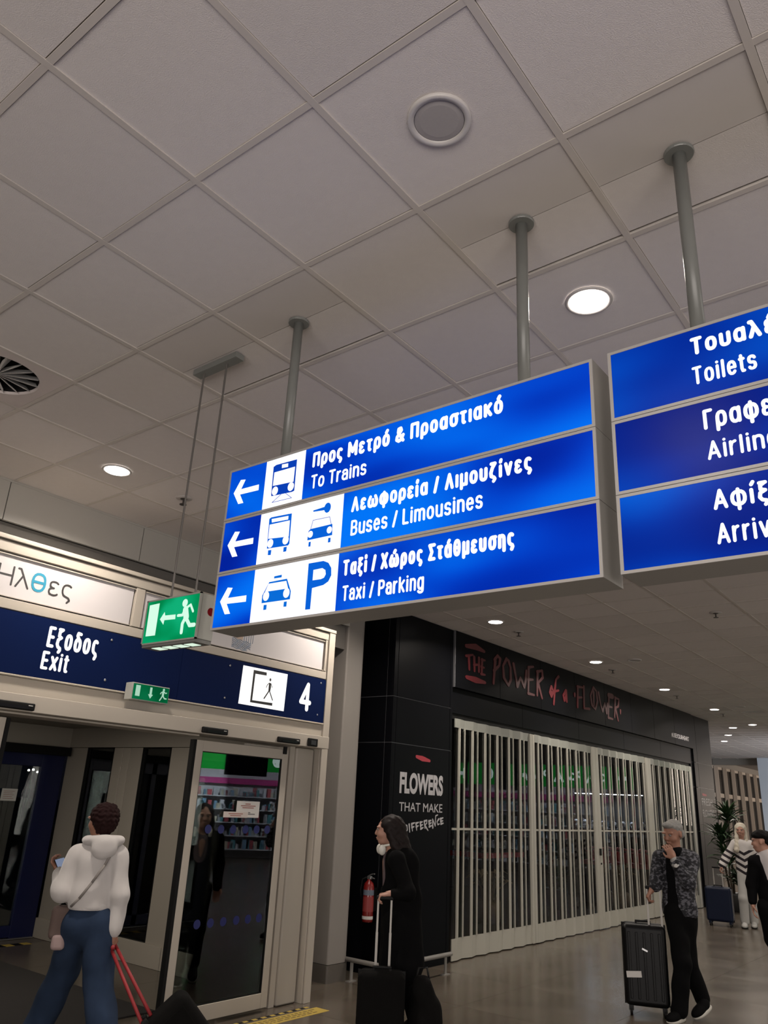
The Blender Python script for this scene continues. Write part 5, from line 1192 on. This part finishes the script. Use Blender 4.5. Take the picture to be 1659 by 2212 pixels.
for s in (-1, 1):
    a_ = hand_l-base_l+Vector((.011*s, .01*s, .011*s)); b_ = top_l+Vector((.022*s, .03*s, .022*s))
    MB().tube([a_, a_.lerp(b_, .5), b_], .011, 8).build('strap', REDS, tc2, smooth=True)
MB().tube([hand_l-base_l+Vector((0, -.05, 0)), hand_l-base_l+Vector((0, .05, 0))], .014, 8).build('grip', REDS, tc2, smooth=True)

# --- 2. woman in black with headphones -----------------------------------------------------------------------
wb = (5.45, 4.10)
t = person('person', wb, 'woman in a black coat with long dark hair and white headphones around her neck')
yb = math.radians(88); hc = A(-.045, 0, 1.455)
hp, T, M = head(hc, yb, -.05, .96)
shF, shB = A(.03, -.15, 1.25), A(.05, .15, 1.25); elF, waF = A(.13, -.22, 1.03), A(-.005, -.27, 1.015); elB, waB = A(.12, .2, 1.03), A(.02, .2, .82)
body = hp+[cap(hc+A(.02, 0, -.06), A(.03, 0, 1.26), .046, .05, .02), cap(A(.04, 0, 1.22), A(.06, 0, .85), .12, .12, .05, .65, yb+math.pi/2), cap(shF, elF, .038, .032), cap(elF, waF, .032, .024), cap(shB, elB, .038, .032), cap(elB, waB, .032, .024),
      cap(A(.05, -.07, .82), A(.0, -.07, .45), .075, .052, .04), cap(A(.0, -.07, .45), A(.05, -.07, .09), .05, .034), cap(A(.06, .07, .82), A(.12, .07, .45), .075, .052, .04), cap(A(.12, .07, .45), A(.22, .07, .12), .05, .034)]
body += hand(waF, A(-1, 0, -.12), A(0, .1, -1), 1.15, -1, .95, .5)+hand(waB, A(-.3, 0, -1), A(-1, -.3, 0), .4, 1, .95)
bo = sdf_mesh('body', body, .007, SKIN, t); eyes(T, M, t, .96)
COAT = mat('black_coat', (.0028, .0028, .003), rough=.9, noise=.2, nscale=10, spec=.08)
sdf_mesh('coat', [cap(A(.06, 0, 1.20), A(.08, 0, .95), .160, .150, .05, .78, yb+math.pi/2), cap(A(.08, 0, .95), A(.10, 0, .52), .150, .175, .05, .8, yb+math.pi/2), cap(shF, shB, .065, .065, .05), cap(shF, elF, .066, .060, .03), cap(elF, waF+A(.03, 0, 0), .056, .045, .03), cap(shB, elB, .066, .056, .03), cap(elB, waB, .054, .044, .03),
      ell(A(-.07, 0, 1.18), (.06, .07, .14), None, .02, True)], .009, COAT, t, .004, 15)
sdf_mesh('shirt', [cap(A(.0, 0, 1.24), A(.02, 0, .95), .085, .10, .04, .9, yb)], .009, mat('mauve_shirt', (.10, .07, .075), rough=.9, noise=.5, nscale=14), t)
HAIRD = mat('dark_brown_hair', (.008, .004, .0035), rough=.6, noise=.4, nscale=40, spec=.2)
sdf_mesh('hair', [ell(hc+A(.03, 0, .035), (.102, .092, .088), None, .02), cap(hc+A(.06, 0, .0), A(.085, 0, 1.28), .085, .075, .03), cap(hc+A(.02, -.07, -.02), A(.05, -.09, 1.27), .035, .04, .02), cap(hc+A(.02, .07, -.02), A(.05, .09, 1.27), .035, .04, .02), ell(hc+A(-.10, 0, -.02), (.075, .06, .085), None, .015, True)], .0065, HAIRD, t, .003, 60)
sdf_mesh('trousers', [cap(A(.06, 0, .84), A(.06, 0, .78), .12, .13, .03), cap(A(.05, -.07, .8), A(.0, -.07, .45), .09, .07, .04), cap(A(.0, -.07, .45), A(.05, -.07, .12), .07, .06), cap(A(.07, .07, .8), A(.12, .07, .45), .09, .07, .04), cap(A(.12, .07, .45), A(.22, .07, .14), .07, .06)], .01, COAT, t)
shoe('shoe', (.10, -.07, 0), (-.14, -.07, 0), BLK, t, PAPER); shoe('shoe', (.28, .07, .05), (.06, .07, 0), BLK, t, PAPER)
hpw = lw(wb, (-.05, 0, 0)); hph = empty('headphones', (hpw.x, hpw.y, 1.31), t.rotation_euler.z); tag(hph, 'white headphones hanging around the neck of the woman in black', 'headphones')
WPL = mat('white_plastic', (.60, .58, .52), rough=.4)
for yy in (-.072, .072):
    e_ = MB().lathe([(.001, -.016), (.028, -.014), (.034, 0), (.028, .014), (.001, .016)], axis='y', seg=20).build('ear_cup', WPL, hph, (-.035 if yy < 0 else -.055, yy, 0), smooth=True)
    e_.scale = (.9, 1, 1.2)
MB().tube([(-.03, -.07, .03), (.04, -.078, .045), (.095, -.04, .05), (.105, 0, .05), (.095, .04, .05), (.04, .078, .045), (-.04, .07, .03)], .009, 8).build('band', WPL, hph, smooth=True)
swp = lw(wb, (-.045, -.36, 0))
suitcase(swp.x, swp.y, t.rotation_euler.z, .34, .22, .45, FURRY, 'tall black suitcase with twin grey handle bars in front of the woman in black', handle=.455, hw=.10, ridges=0)
bgp = lw(wb, (.235, -.36, 0)); b2 = empty('travel_bag', (bgp.x, bgp.y, 0), t.rotation_euler.z); tag(b2, 'bulky black soft bag standing against the suitcase of the woman in black', 'bag')
sdf_mesh('bag_body', [ell(A(.03, .08, .22), (.11, .13, .215), None, .03), ell(A(.02, .05, .40), (.08, .09, .10), None, .05), ell(A(.11, .06, .22), (.06, .09, .13), None, .04)], .009, FURRY, b2, .004, 22)
MB().tube([(-.03, .06, .46), (-.01, .06, .54), (.05, .06, .545), (.07, .06, .46)], .008, 8).build('handle', BLK, b2, smooth=True)

# --- 3. man with grey hair, hand at his mouth ------------------------------------------------------------------
mb_ = (8.0, 2.75)
t = person('person', mb_, 'grey haired man in patterned dark jacket, hand at his mouth, rolling a suitcase')
yb = math.radians(152); yt = math.radians(158)       # faces the camera, turned to his right
hc = A(.052, 0, 1.520)
hp, T, M = head(hc, yb-.18, -.28, 1.0)
shA, shB = A(-.085, -.02, 1.30), A(.205, .0, 1.31); elA, waA = A(-.130, -.03, 1.085), A(-.165, -.06, 1.035); elB, waB = A(.150, -.14, 1.11), A(.045, -.185, 1.30)
hA, hB = A(.015, -.02, .84), A(.115, .03, .84); kA, kB = A(.045, -.09, .455), A(.095, .07, .44); aA, aB = A(-.01, -.10, .10), A(.185, .14, .16)
body = hp+[cap(hc+A(0, 0, -.06), A(.06, .01, 1.32), .054, .058, .02), cap(A(.06, 0, 1.26), A(.06, 0, .86), .125, .12, .05, .65, yb), cap(shA, elA, .045, .038), cap(elA, waA, .036, .027), cap(shB, elB, .045, .038), cap(elB, waB, .036, .027),
      cap(hA, kA, .08, .055, .04), cap(kA, aA, .052, .038), cap(hB, kB, .08, .055, .04), cap(kB, aB, .052, .038)]
body += hand(waA+A(-.005, 0, -.005), A(-.35, -.1, -.5), A(.4, .1, -.3), 1.1, -1, 1.0)+hand(waB+A(-.005, 0, .01), A(-.38, .16, .80), A(-.3, .9, .0), .5, 1, 1.0)
bo = sdf_mesh('body', body, .0065, SKIN2, t); eyes(T, M, t)
def pattern_mat():
    m = mat('patterned_jacket', (.03, .03, .035), rough=.85); nt = m.node_tree; b = nt.nodes['Principled BSDF']
    tc = nt.nodes.new('ShaderNodeTexCoord'); n = nt.nodes.new('ShaderNodeTexNoise'); n.inputs['Scale'].default_value = 42; n.inputs['Detail'].default_value = 2
    mp = nt.nodes.new('ShaderNodeMapping'); mp.inputs['Scale'].default_value = (.8, .8, 1.25); nt.links.new(tc.outputs['Object'], mp.inputs[0]); nt.links.new(mp.outputs[0], n.inputs['Vector'])
    cr = nt.nodes.new('ShaderNodeValToRGB'); cr.color_ramp.interpolation = 'EASE'; cr.color_ramp.elements[0].position = .46; cr.color_ramp.elements[0].color = (.005, .005, .008, 1)
    cr.color_ramp.elements[1].position = .62; cr.color_ramp.elements[1].color = (.10, .10, .115, 1); nt.links.new(n.outputs['Fac'], cr.inputs[0]); nt.links.new(cr.outputs[0], b.inputs['Base Color']); return m
JK = pattern_mat()
NAVB = mat('black_shirt', (.003, .003, .0035), rough=.9, spec=.08)
jk = [cap(A(.065, .01, 1.25), A(.06, .01, .90), .155, .150, .05, .74, yb+.15), cap(A(.06, .01, .90), A(.06, .01, .76), .150, .150, .03, .76, yb+.15), cap(shA+A(.02, 0, 0), shB+A(-.02, 0, 0), .072, .072, .05), cap(shA, elA, .07, .062, .03), cap(elA, waA+A(.02, .01, .025), .060, .050, .03),
      cap(shB, elB, .070, .066, .03), cap(elB, waB+A(.012, .005, -.02), .062, .048, .03)]
jk += [cap(A(-.02, -.112, 1.34), A(-.015, -.112, .76), .060, .064, .012, sub=True), bxs((.075, 0, .72), (.175, .3, .10))]
jo = sdf_mesh('jacket', jk, .0075, JK, t, .004, 17)
sdf_mesh('collar', [ell(A(.075, .0, 1.355), (.082, .075, .035), frame(0, .15), .02)], .007, NAVB, jo)
sdf_mesh('shirt', [cap(A(.05, .0, 1.30), A(.045, .0, .86), .125, .128, .04, .72, yb)], .008, NAVB, t)
sdf_mesh('cuff', [cap(waB+A(.010, .0, -.035), waB+A(.004, 0, -.01), .042, .040, .01)], .006, mat('pale_cuff', (.28, .27, .26), rough=.8), jo)
TRS = mat('black_trousers', (.0028, .0028, .003), rough=.85, noise=.2, spec=.08)
sdf_mesh('trousers', [cap(A(.062, .01, .88), A(.062, .01, .80), .135, .14, .04, .8, yb), cap(hA, kA, .095, .078, .04), cap(kA, aA+A(0, 0, -.02), .078, .072, .03), cap(hB, kB, .095, .076, .04), cap(kB, aB+A(.01, .01, -.01), .076, .066, .03)], .009, TRS, t, .005, 16)
HG_ = mat('grey_hair', (.22, .215, .20), rough=.7, noise=.3, nscale=50)
sdf_mesh('hair', [ell(T((0, -.028, .052)), (.083, .090, .072), M, .02), ell(T((.0, .052, .092)), (.058, .036, .026), M, .03), ell(T((0, -.07, -.015)), (.070, .045, .055), M, .03), ell(T((0, .11, -.0)), (.085, .07, .075), M, .012, True)], .006, HG_, t, .002, 80)
SOLW = mat('white_sole', (.45, .43, .38), rough=.6)
shoe('shoe', (.02, -.04, .0), (-.10, -.27, .0), TRS, t, SOLW); shoe('shoe', (.255, .16, .085), (.115, -.02, .01), TRS, t, SOLW)
wt = empty('wristwatch', tuple(t.matrix_basis@Vector(tuple(waB+A(.012, -.02, -.045)))), t.rotation_euler.z); tag(wt, 'pale bracelet watch on the raised wrist of the grey haired man', 'watch')
MB().lathe([(.030, -.008), (.034, -.006), (.034, .006), (.030, .008)], seg=20).build('bracelet', STEEL, wt, smooth=True, rot=(.3, -.5, 0)); MB().lathe([(.016, 0), (.016, .006)], axis='y', seg=16).build('dial', PAPER, wt, (0, -.036, 0))
mc = lw(mb_, (-.275, .0, 0)); su = suitcase(mc.x, mc.y, t.rotation_euler.z+.06, .385, .26, .655, BLKCASE, 'large black hard case with a paper tag rolled by the grey haired man', handle=.30, ridges=5, wheel=.032, hw=.115)
for o in children(su):
    if o.name.startswith(('handle_bar', 'grip')): o.location = (.11, -.15, 0)
MB().box(-.065, .065, -.002, .002, -.025, .025).build('paper_tag', PAPER, su, (-.105, -.145, .33), (0, -.08, 0)); MB().box(-.025, .025, -.002, .002, -.007, .007).build('badge', STEEL, su, (0.0, -.142, .53), (0, .4, 0))

# --- 4. young man with a dark cap ------------------------------------------------------------------------------------
yb_ = (10.3, 2.50)
t = person('person', yb_, 'young man with black hair, black jacket and white shirt at the right edge')
yb = math.radians(140); hc = A(.03, 0, 1.455)
hp, T, M = head(hc, math.radians(80), -.1, .98)
shA, shB = A(-.07, -.03, 1.24), A(.24, .03, 1.24); elA, waA = A(-.12, .0, 1.00), A(-.125, -.03, .80); elB, waB = A(.30, .05, 1.0), A(.28, 0, .80)
hA, hB = A(.0, -.02, .78), A(.13, .02, .78); kA, kB = A(.02, .04, .45), A(.16, -.08, .44); aA, aB = A(.10, .22, .14), A(.22, -.08, .09)
body = hp+[cap(hc+A(.02, 0, -.06), A(.07, .01, 1.26), .05, .055, .02), cap(A(.08, 0, 1.2), A(.07, 0, .8), .12, .11, .05, .65, yb), cap(shA, elA, .04, .035), cap(elA, waA, .034, .026), cap(shB, elB, .04, .035), cap(elB, waB, .034, .026), cap(hA, kA, .075, .05, .04), cap(kA, aA, .05, .035), cap(hB, kB, .075, .05, .04), cap(kB, aB, .05, .035)]
body += hand(waA, A(-.1, -.1, -1), A(1, 0, 0), .5, 1, .95)+hand(waB, A(0, -.1, -1), A(-1, 0, 0), .5, -1, .95)
sdf_mesh('body', body, .0075, SKIN, t); eyes(T, M, t)
jk = [cap(A(.08, .0, 1.2), A(.07, 0, .82), .150, .145, .05, .74, yb+.1), cap(shA+A(.02, 0, 0), shB+A(-.02, 0, 0), .066, .066, .05), cap(shA, elA, .064, .058, .03), cap(elA, waA+A(0, 0, .03), .056, .046, .03), cap(shB, elB, .064, .058, .03), cap(elB, waB+A(0, 0, .03), .056, .046, .03),
      cap(A(.03, -.15, 1.36), A(.05, -.14, 1.08), .105, .05, .02, sub=True)]
jo = sdf_mesh('jacket', jk, .009, mat('black_jacket', (.003, .003, .0035), rough=.85, spec=.08), t, .003, 16)
MB().box(.16, .185, -.118, -.108, 1.115, 1.125).build('badge', PAPER, jo)
sdf_mesh('t_shirt', [cap(A(.07, .0, 1.27), A(.07, 0, .85), .118, .12, .04, .76, yb), cap(A(-.02, 0, 1.25), A(.16, 0, 1.25), .058, .058, .04)], .009, mat('white_t_shirt', (.45, .42, .42), rough=.9), t)
sdf_mesh('trousers', [cap(A(.07, 0, .83), A(.07, 0, .76), .125, .13, .04, .8, yb), cap(hA, kA, .09, .068, .04), cap(kA, aA, .066, .056), cap(hB, kB, .09, .068, .04), cap(kB, aB, .066, .056)], .01, TRS, t, .004, 16)
sdf_mesh('hair', [ell(hc+A(.012, 0, .065), (.108, .095, .060), None, .02), ell(hc+A(.055, 0, .02), (.055, .08, .06), None, .02)], .007, mat('black_hair', (.003, .0025, .0028), rough=.7, spec=.15), t, .003, 55)
shoe('shoe', (.16, .30, .10), (.02, .12, .01), TRS, t, SOLW); shoe('shoe', (.25, -.02, 0), (.17, -.26, 0), TRS, t, SOLW)

# --- 5. woman with white blonde hair and striped cardigan -----------------------------------------------------------------
bb = (15.3, 4.02)
t = person('person', bb, 'woman with long platinum hair in a black and white striped cardigan')
yb = math.radians(165); hc = A(.045, 0, 1.52)
hp, T, M = head(hc, yb, -.1, 1.0)
shA, shB = A(-.085, 0, 1.29), A(.19, .0, 1.29); elA, waA = A(-.24, -.05, 1.06), A(-.315, -.12, .93); elB, waB = A(.25, 0, 1.06), A(.24, -.03, .86)
body = hp+[cap(hc+A(0, 0, -.06), A(.05, 0, 1.3), .048, .052, .02), cap(A(.05, 0, 1.24), A(.05, 0, .85), .115, .12, .05, .65, yb), cap(shA, elA, .04, .034), cap(elA, waA, .033, .025), cap(shB, elB, .04, .034), cap(elB, waB, .033, .025),
      cap(A(0, 0, .8), A(-.03, -.05, .45), .075, .05, .04), cap(A(-.03, -.05, .45), A(-.04, .0, .09), .05, .034), cap(A(.1, 0, .8), A(.1, .04, .45), .075, .05, .04), cap(A(.1, .04, .45), A(.1, .12, .09), .05, .034)]
body += hand(waA, A(-.4, -.2, -.7), A(.5, 0, -.4), 1.0, 1, .95)+hand(waB, A(0, 0, -1), A(-1, 0, 0), .4, -1, .95)
sdf_mesh('body', body, .008, SKIN, t); eyes(T, M, t)
def stripes():
    m = mat('striped_knit', (.4, .4, .4), rough=.9); nt = m.node_tree; b = nt.nodes['Principled BSDF']
    tc = nt.nodes.new('ShaderNodeTexCoord'); sp = nt.nodes.new('ShaderNodeSeparateXYZ'); nt.links.new(tc.outputs['Object'], sp.inputs[0])
    ab = nt.nodes.new('ShaderNodeMath'); ab.operation = 'ABSOLUTE'; s0 = nt.nodes.new('ShaderNodeMath'); s0.operation = 'SUBTRACT'; s0.inputs[1].default_value = .05; nt.links.new(sp.outputs[0], s0.inputs[0]); nt.links.new(s0.outputs[0], ab.inputs[0])
    ml = nt.nodes.new('ShaderNodeMath'); ml.operation = 'MULTIPLY'; ml.inputs[1].default_value = -.55; nt.links.new(ab.outputs[0], ml.inputs[0])
    ad = nt.nodes.new('ShaderNodeMath'); nt.links.new(sp.outputs[2], ad.inputs[0]); nt.links.new(ml.outputs[0], ad.inputs[1])
    m2 = nt.nodes.new('ShaderNodeMath'); m2.operation = 'MULTIPLY'; m2.inputs[1].default_value = 62; nt.links.new(ad.outputs[0], m2.inputs[0])
    sn = nt.nodes.new('ShaderNodeMath'); sn.operation = 'SINE'; nt.links.new(m2.outputs[0], sn.inputs[0])
    gt = nt.nodes.new('ShaderNodeMath'); gt.operation = 'GREATER_THAN'; gt.inputs[1].default_value = .1; nt.links.new(sn.outputs[0], gt.inputs[0])
    zz = nt.nodes.new('ShaderNodeMath'); zz.operation = 'LESS_THAN'; zz.inputs[1].default_value = 1.21; nt.links.new(sp.outputs[2], zz.inputs[0])
    mu = nt.nodes.new('ShaderNodeMath'); mu.operation = 'MULTIPLY'; nt.links.new(gt.outputs[0], mu.inputs[0]); nt.links.new(zz.outputs[0], mu.inputs[1])
    mx = nt.nodes.new('ShaderNodeMixRGB'); mx.inputs[1].default_value = (.5, .47, .45, 1); mx.inputs[2].default_value = (.012, .008, .012, 1); nt.links.new(mu.outputs[0], mx.inputs[0]); nt.links.new(mx.outputs[0], b.inputs['Base Color']); return m
sdf_mesh('cardigan', [cap(A(.05, 0, 1.24), A(.05, 0, .88), .145, .150, .05, .74, yb), cap(shA+A(.02, 0, 0), shB+A(-.02, 0, 0), .065, .065, .05), cap(shA, elA, .066, .066, .03), cap(elA, waA+A(.01, .01, .02), .066, .068, .03), cap(shB, elB, .066, .066, .03), cap(elB, waB+A(0, 0, .03), .064, .06, .03)], .010, stripes(), t, .004, 18)
sdf_mesh('hair', [ell(hc+A(-.005, .015, .035), (.095, .095, .088), None, .02), cap(hc+A(-.07, .0, -.02), A(-.055, -.07, 1.20), .036, .046, .03), cap(hc+A(.065, .0, -.02), A(.10, -.06, 1.24), .030, .036, .03), cap(hc+A(0, .05, 0), A(.03, .07, 1.25), .07, .08, .03), ell(hc+A(-.01, -.10, -.03), (.058, .06, .088), None, .012, True)], .0075, mat('platinum_hair', (.52, .47, .38), rough=.6), t, .003, 45)
WTR = mat('white_trousers', (.40, .39, .37), rough=.85)
sdf_mesh('trousers', [cap(A(.05, 0, .88), A(.05, 0, .78), .12, .125, .04, .8, yb), cap(A(0, 0, .8), A(-.03, -.05, .45), .09, .075, .04), cap(A(-.03, -.05, .45), A(-.04, .0, .1), .075, .07), cap(A(.1, 0, .8), A(.1, .04, .45), .09, .075, .04), cap(A(.1, .04, .45), A(.1, .12, .1), .075, .07)], .011, WTR, t)
shoe('shoe', (-.04, .06, 0), (-.06, -.18, 0), WTR, t, BLK); shoe('shoe', (.1, .18, .02), (.09, -.05, 0), WTR, t, BLK)
bc = lw(bb, (-.41, -.05, 0)); suitcase(bc.x, bc.y, t.rotation_euler.z-.1, .42, .28, .53, BLUCASE, 'dark blue suitcase standing beside the blonde woman in stripes', handle=.28, ridges=0, hw=.14)
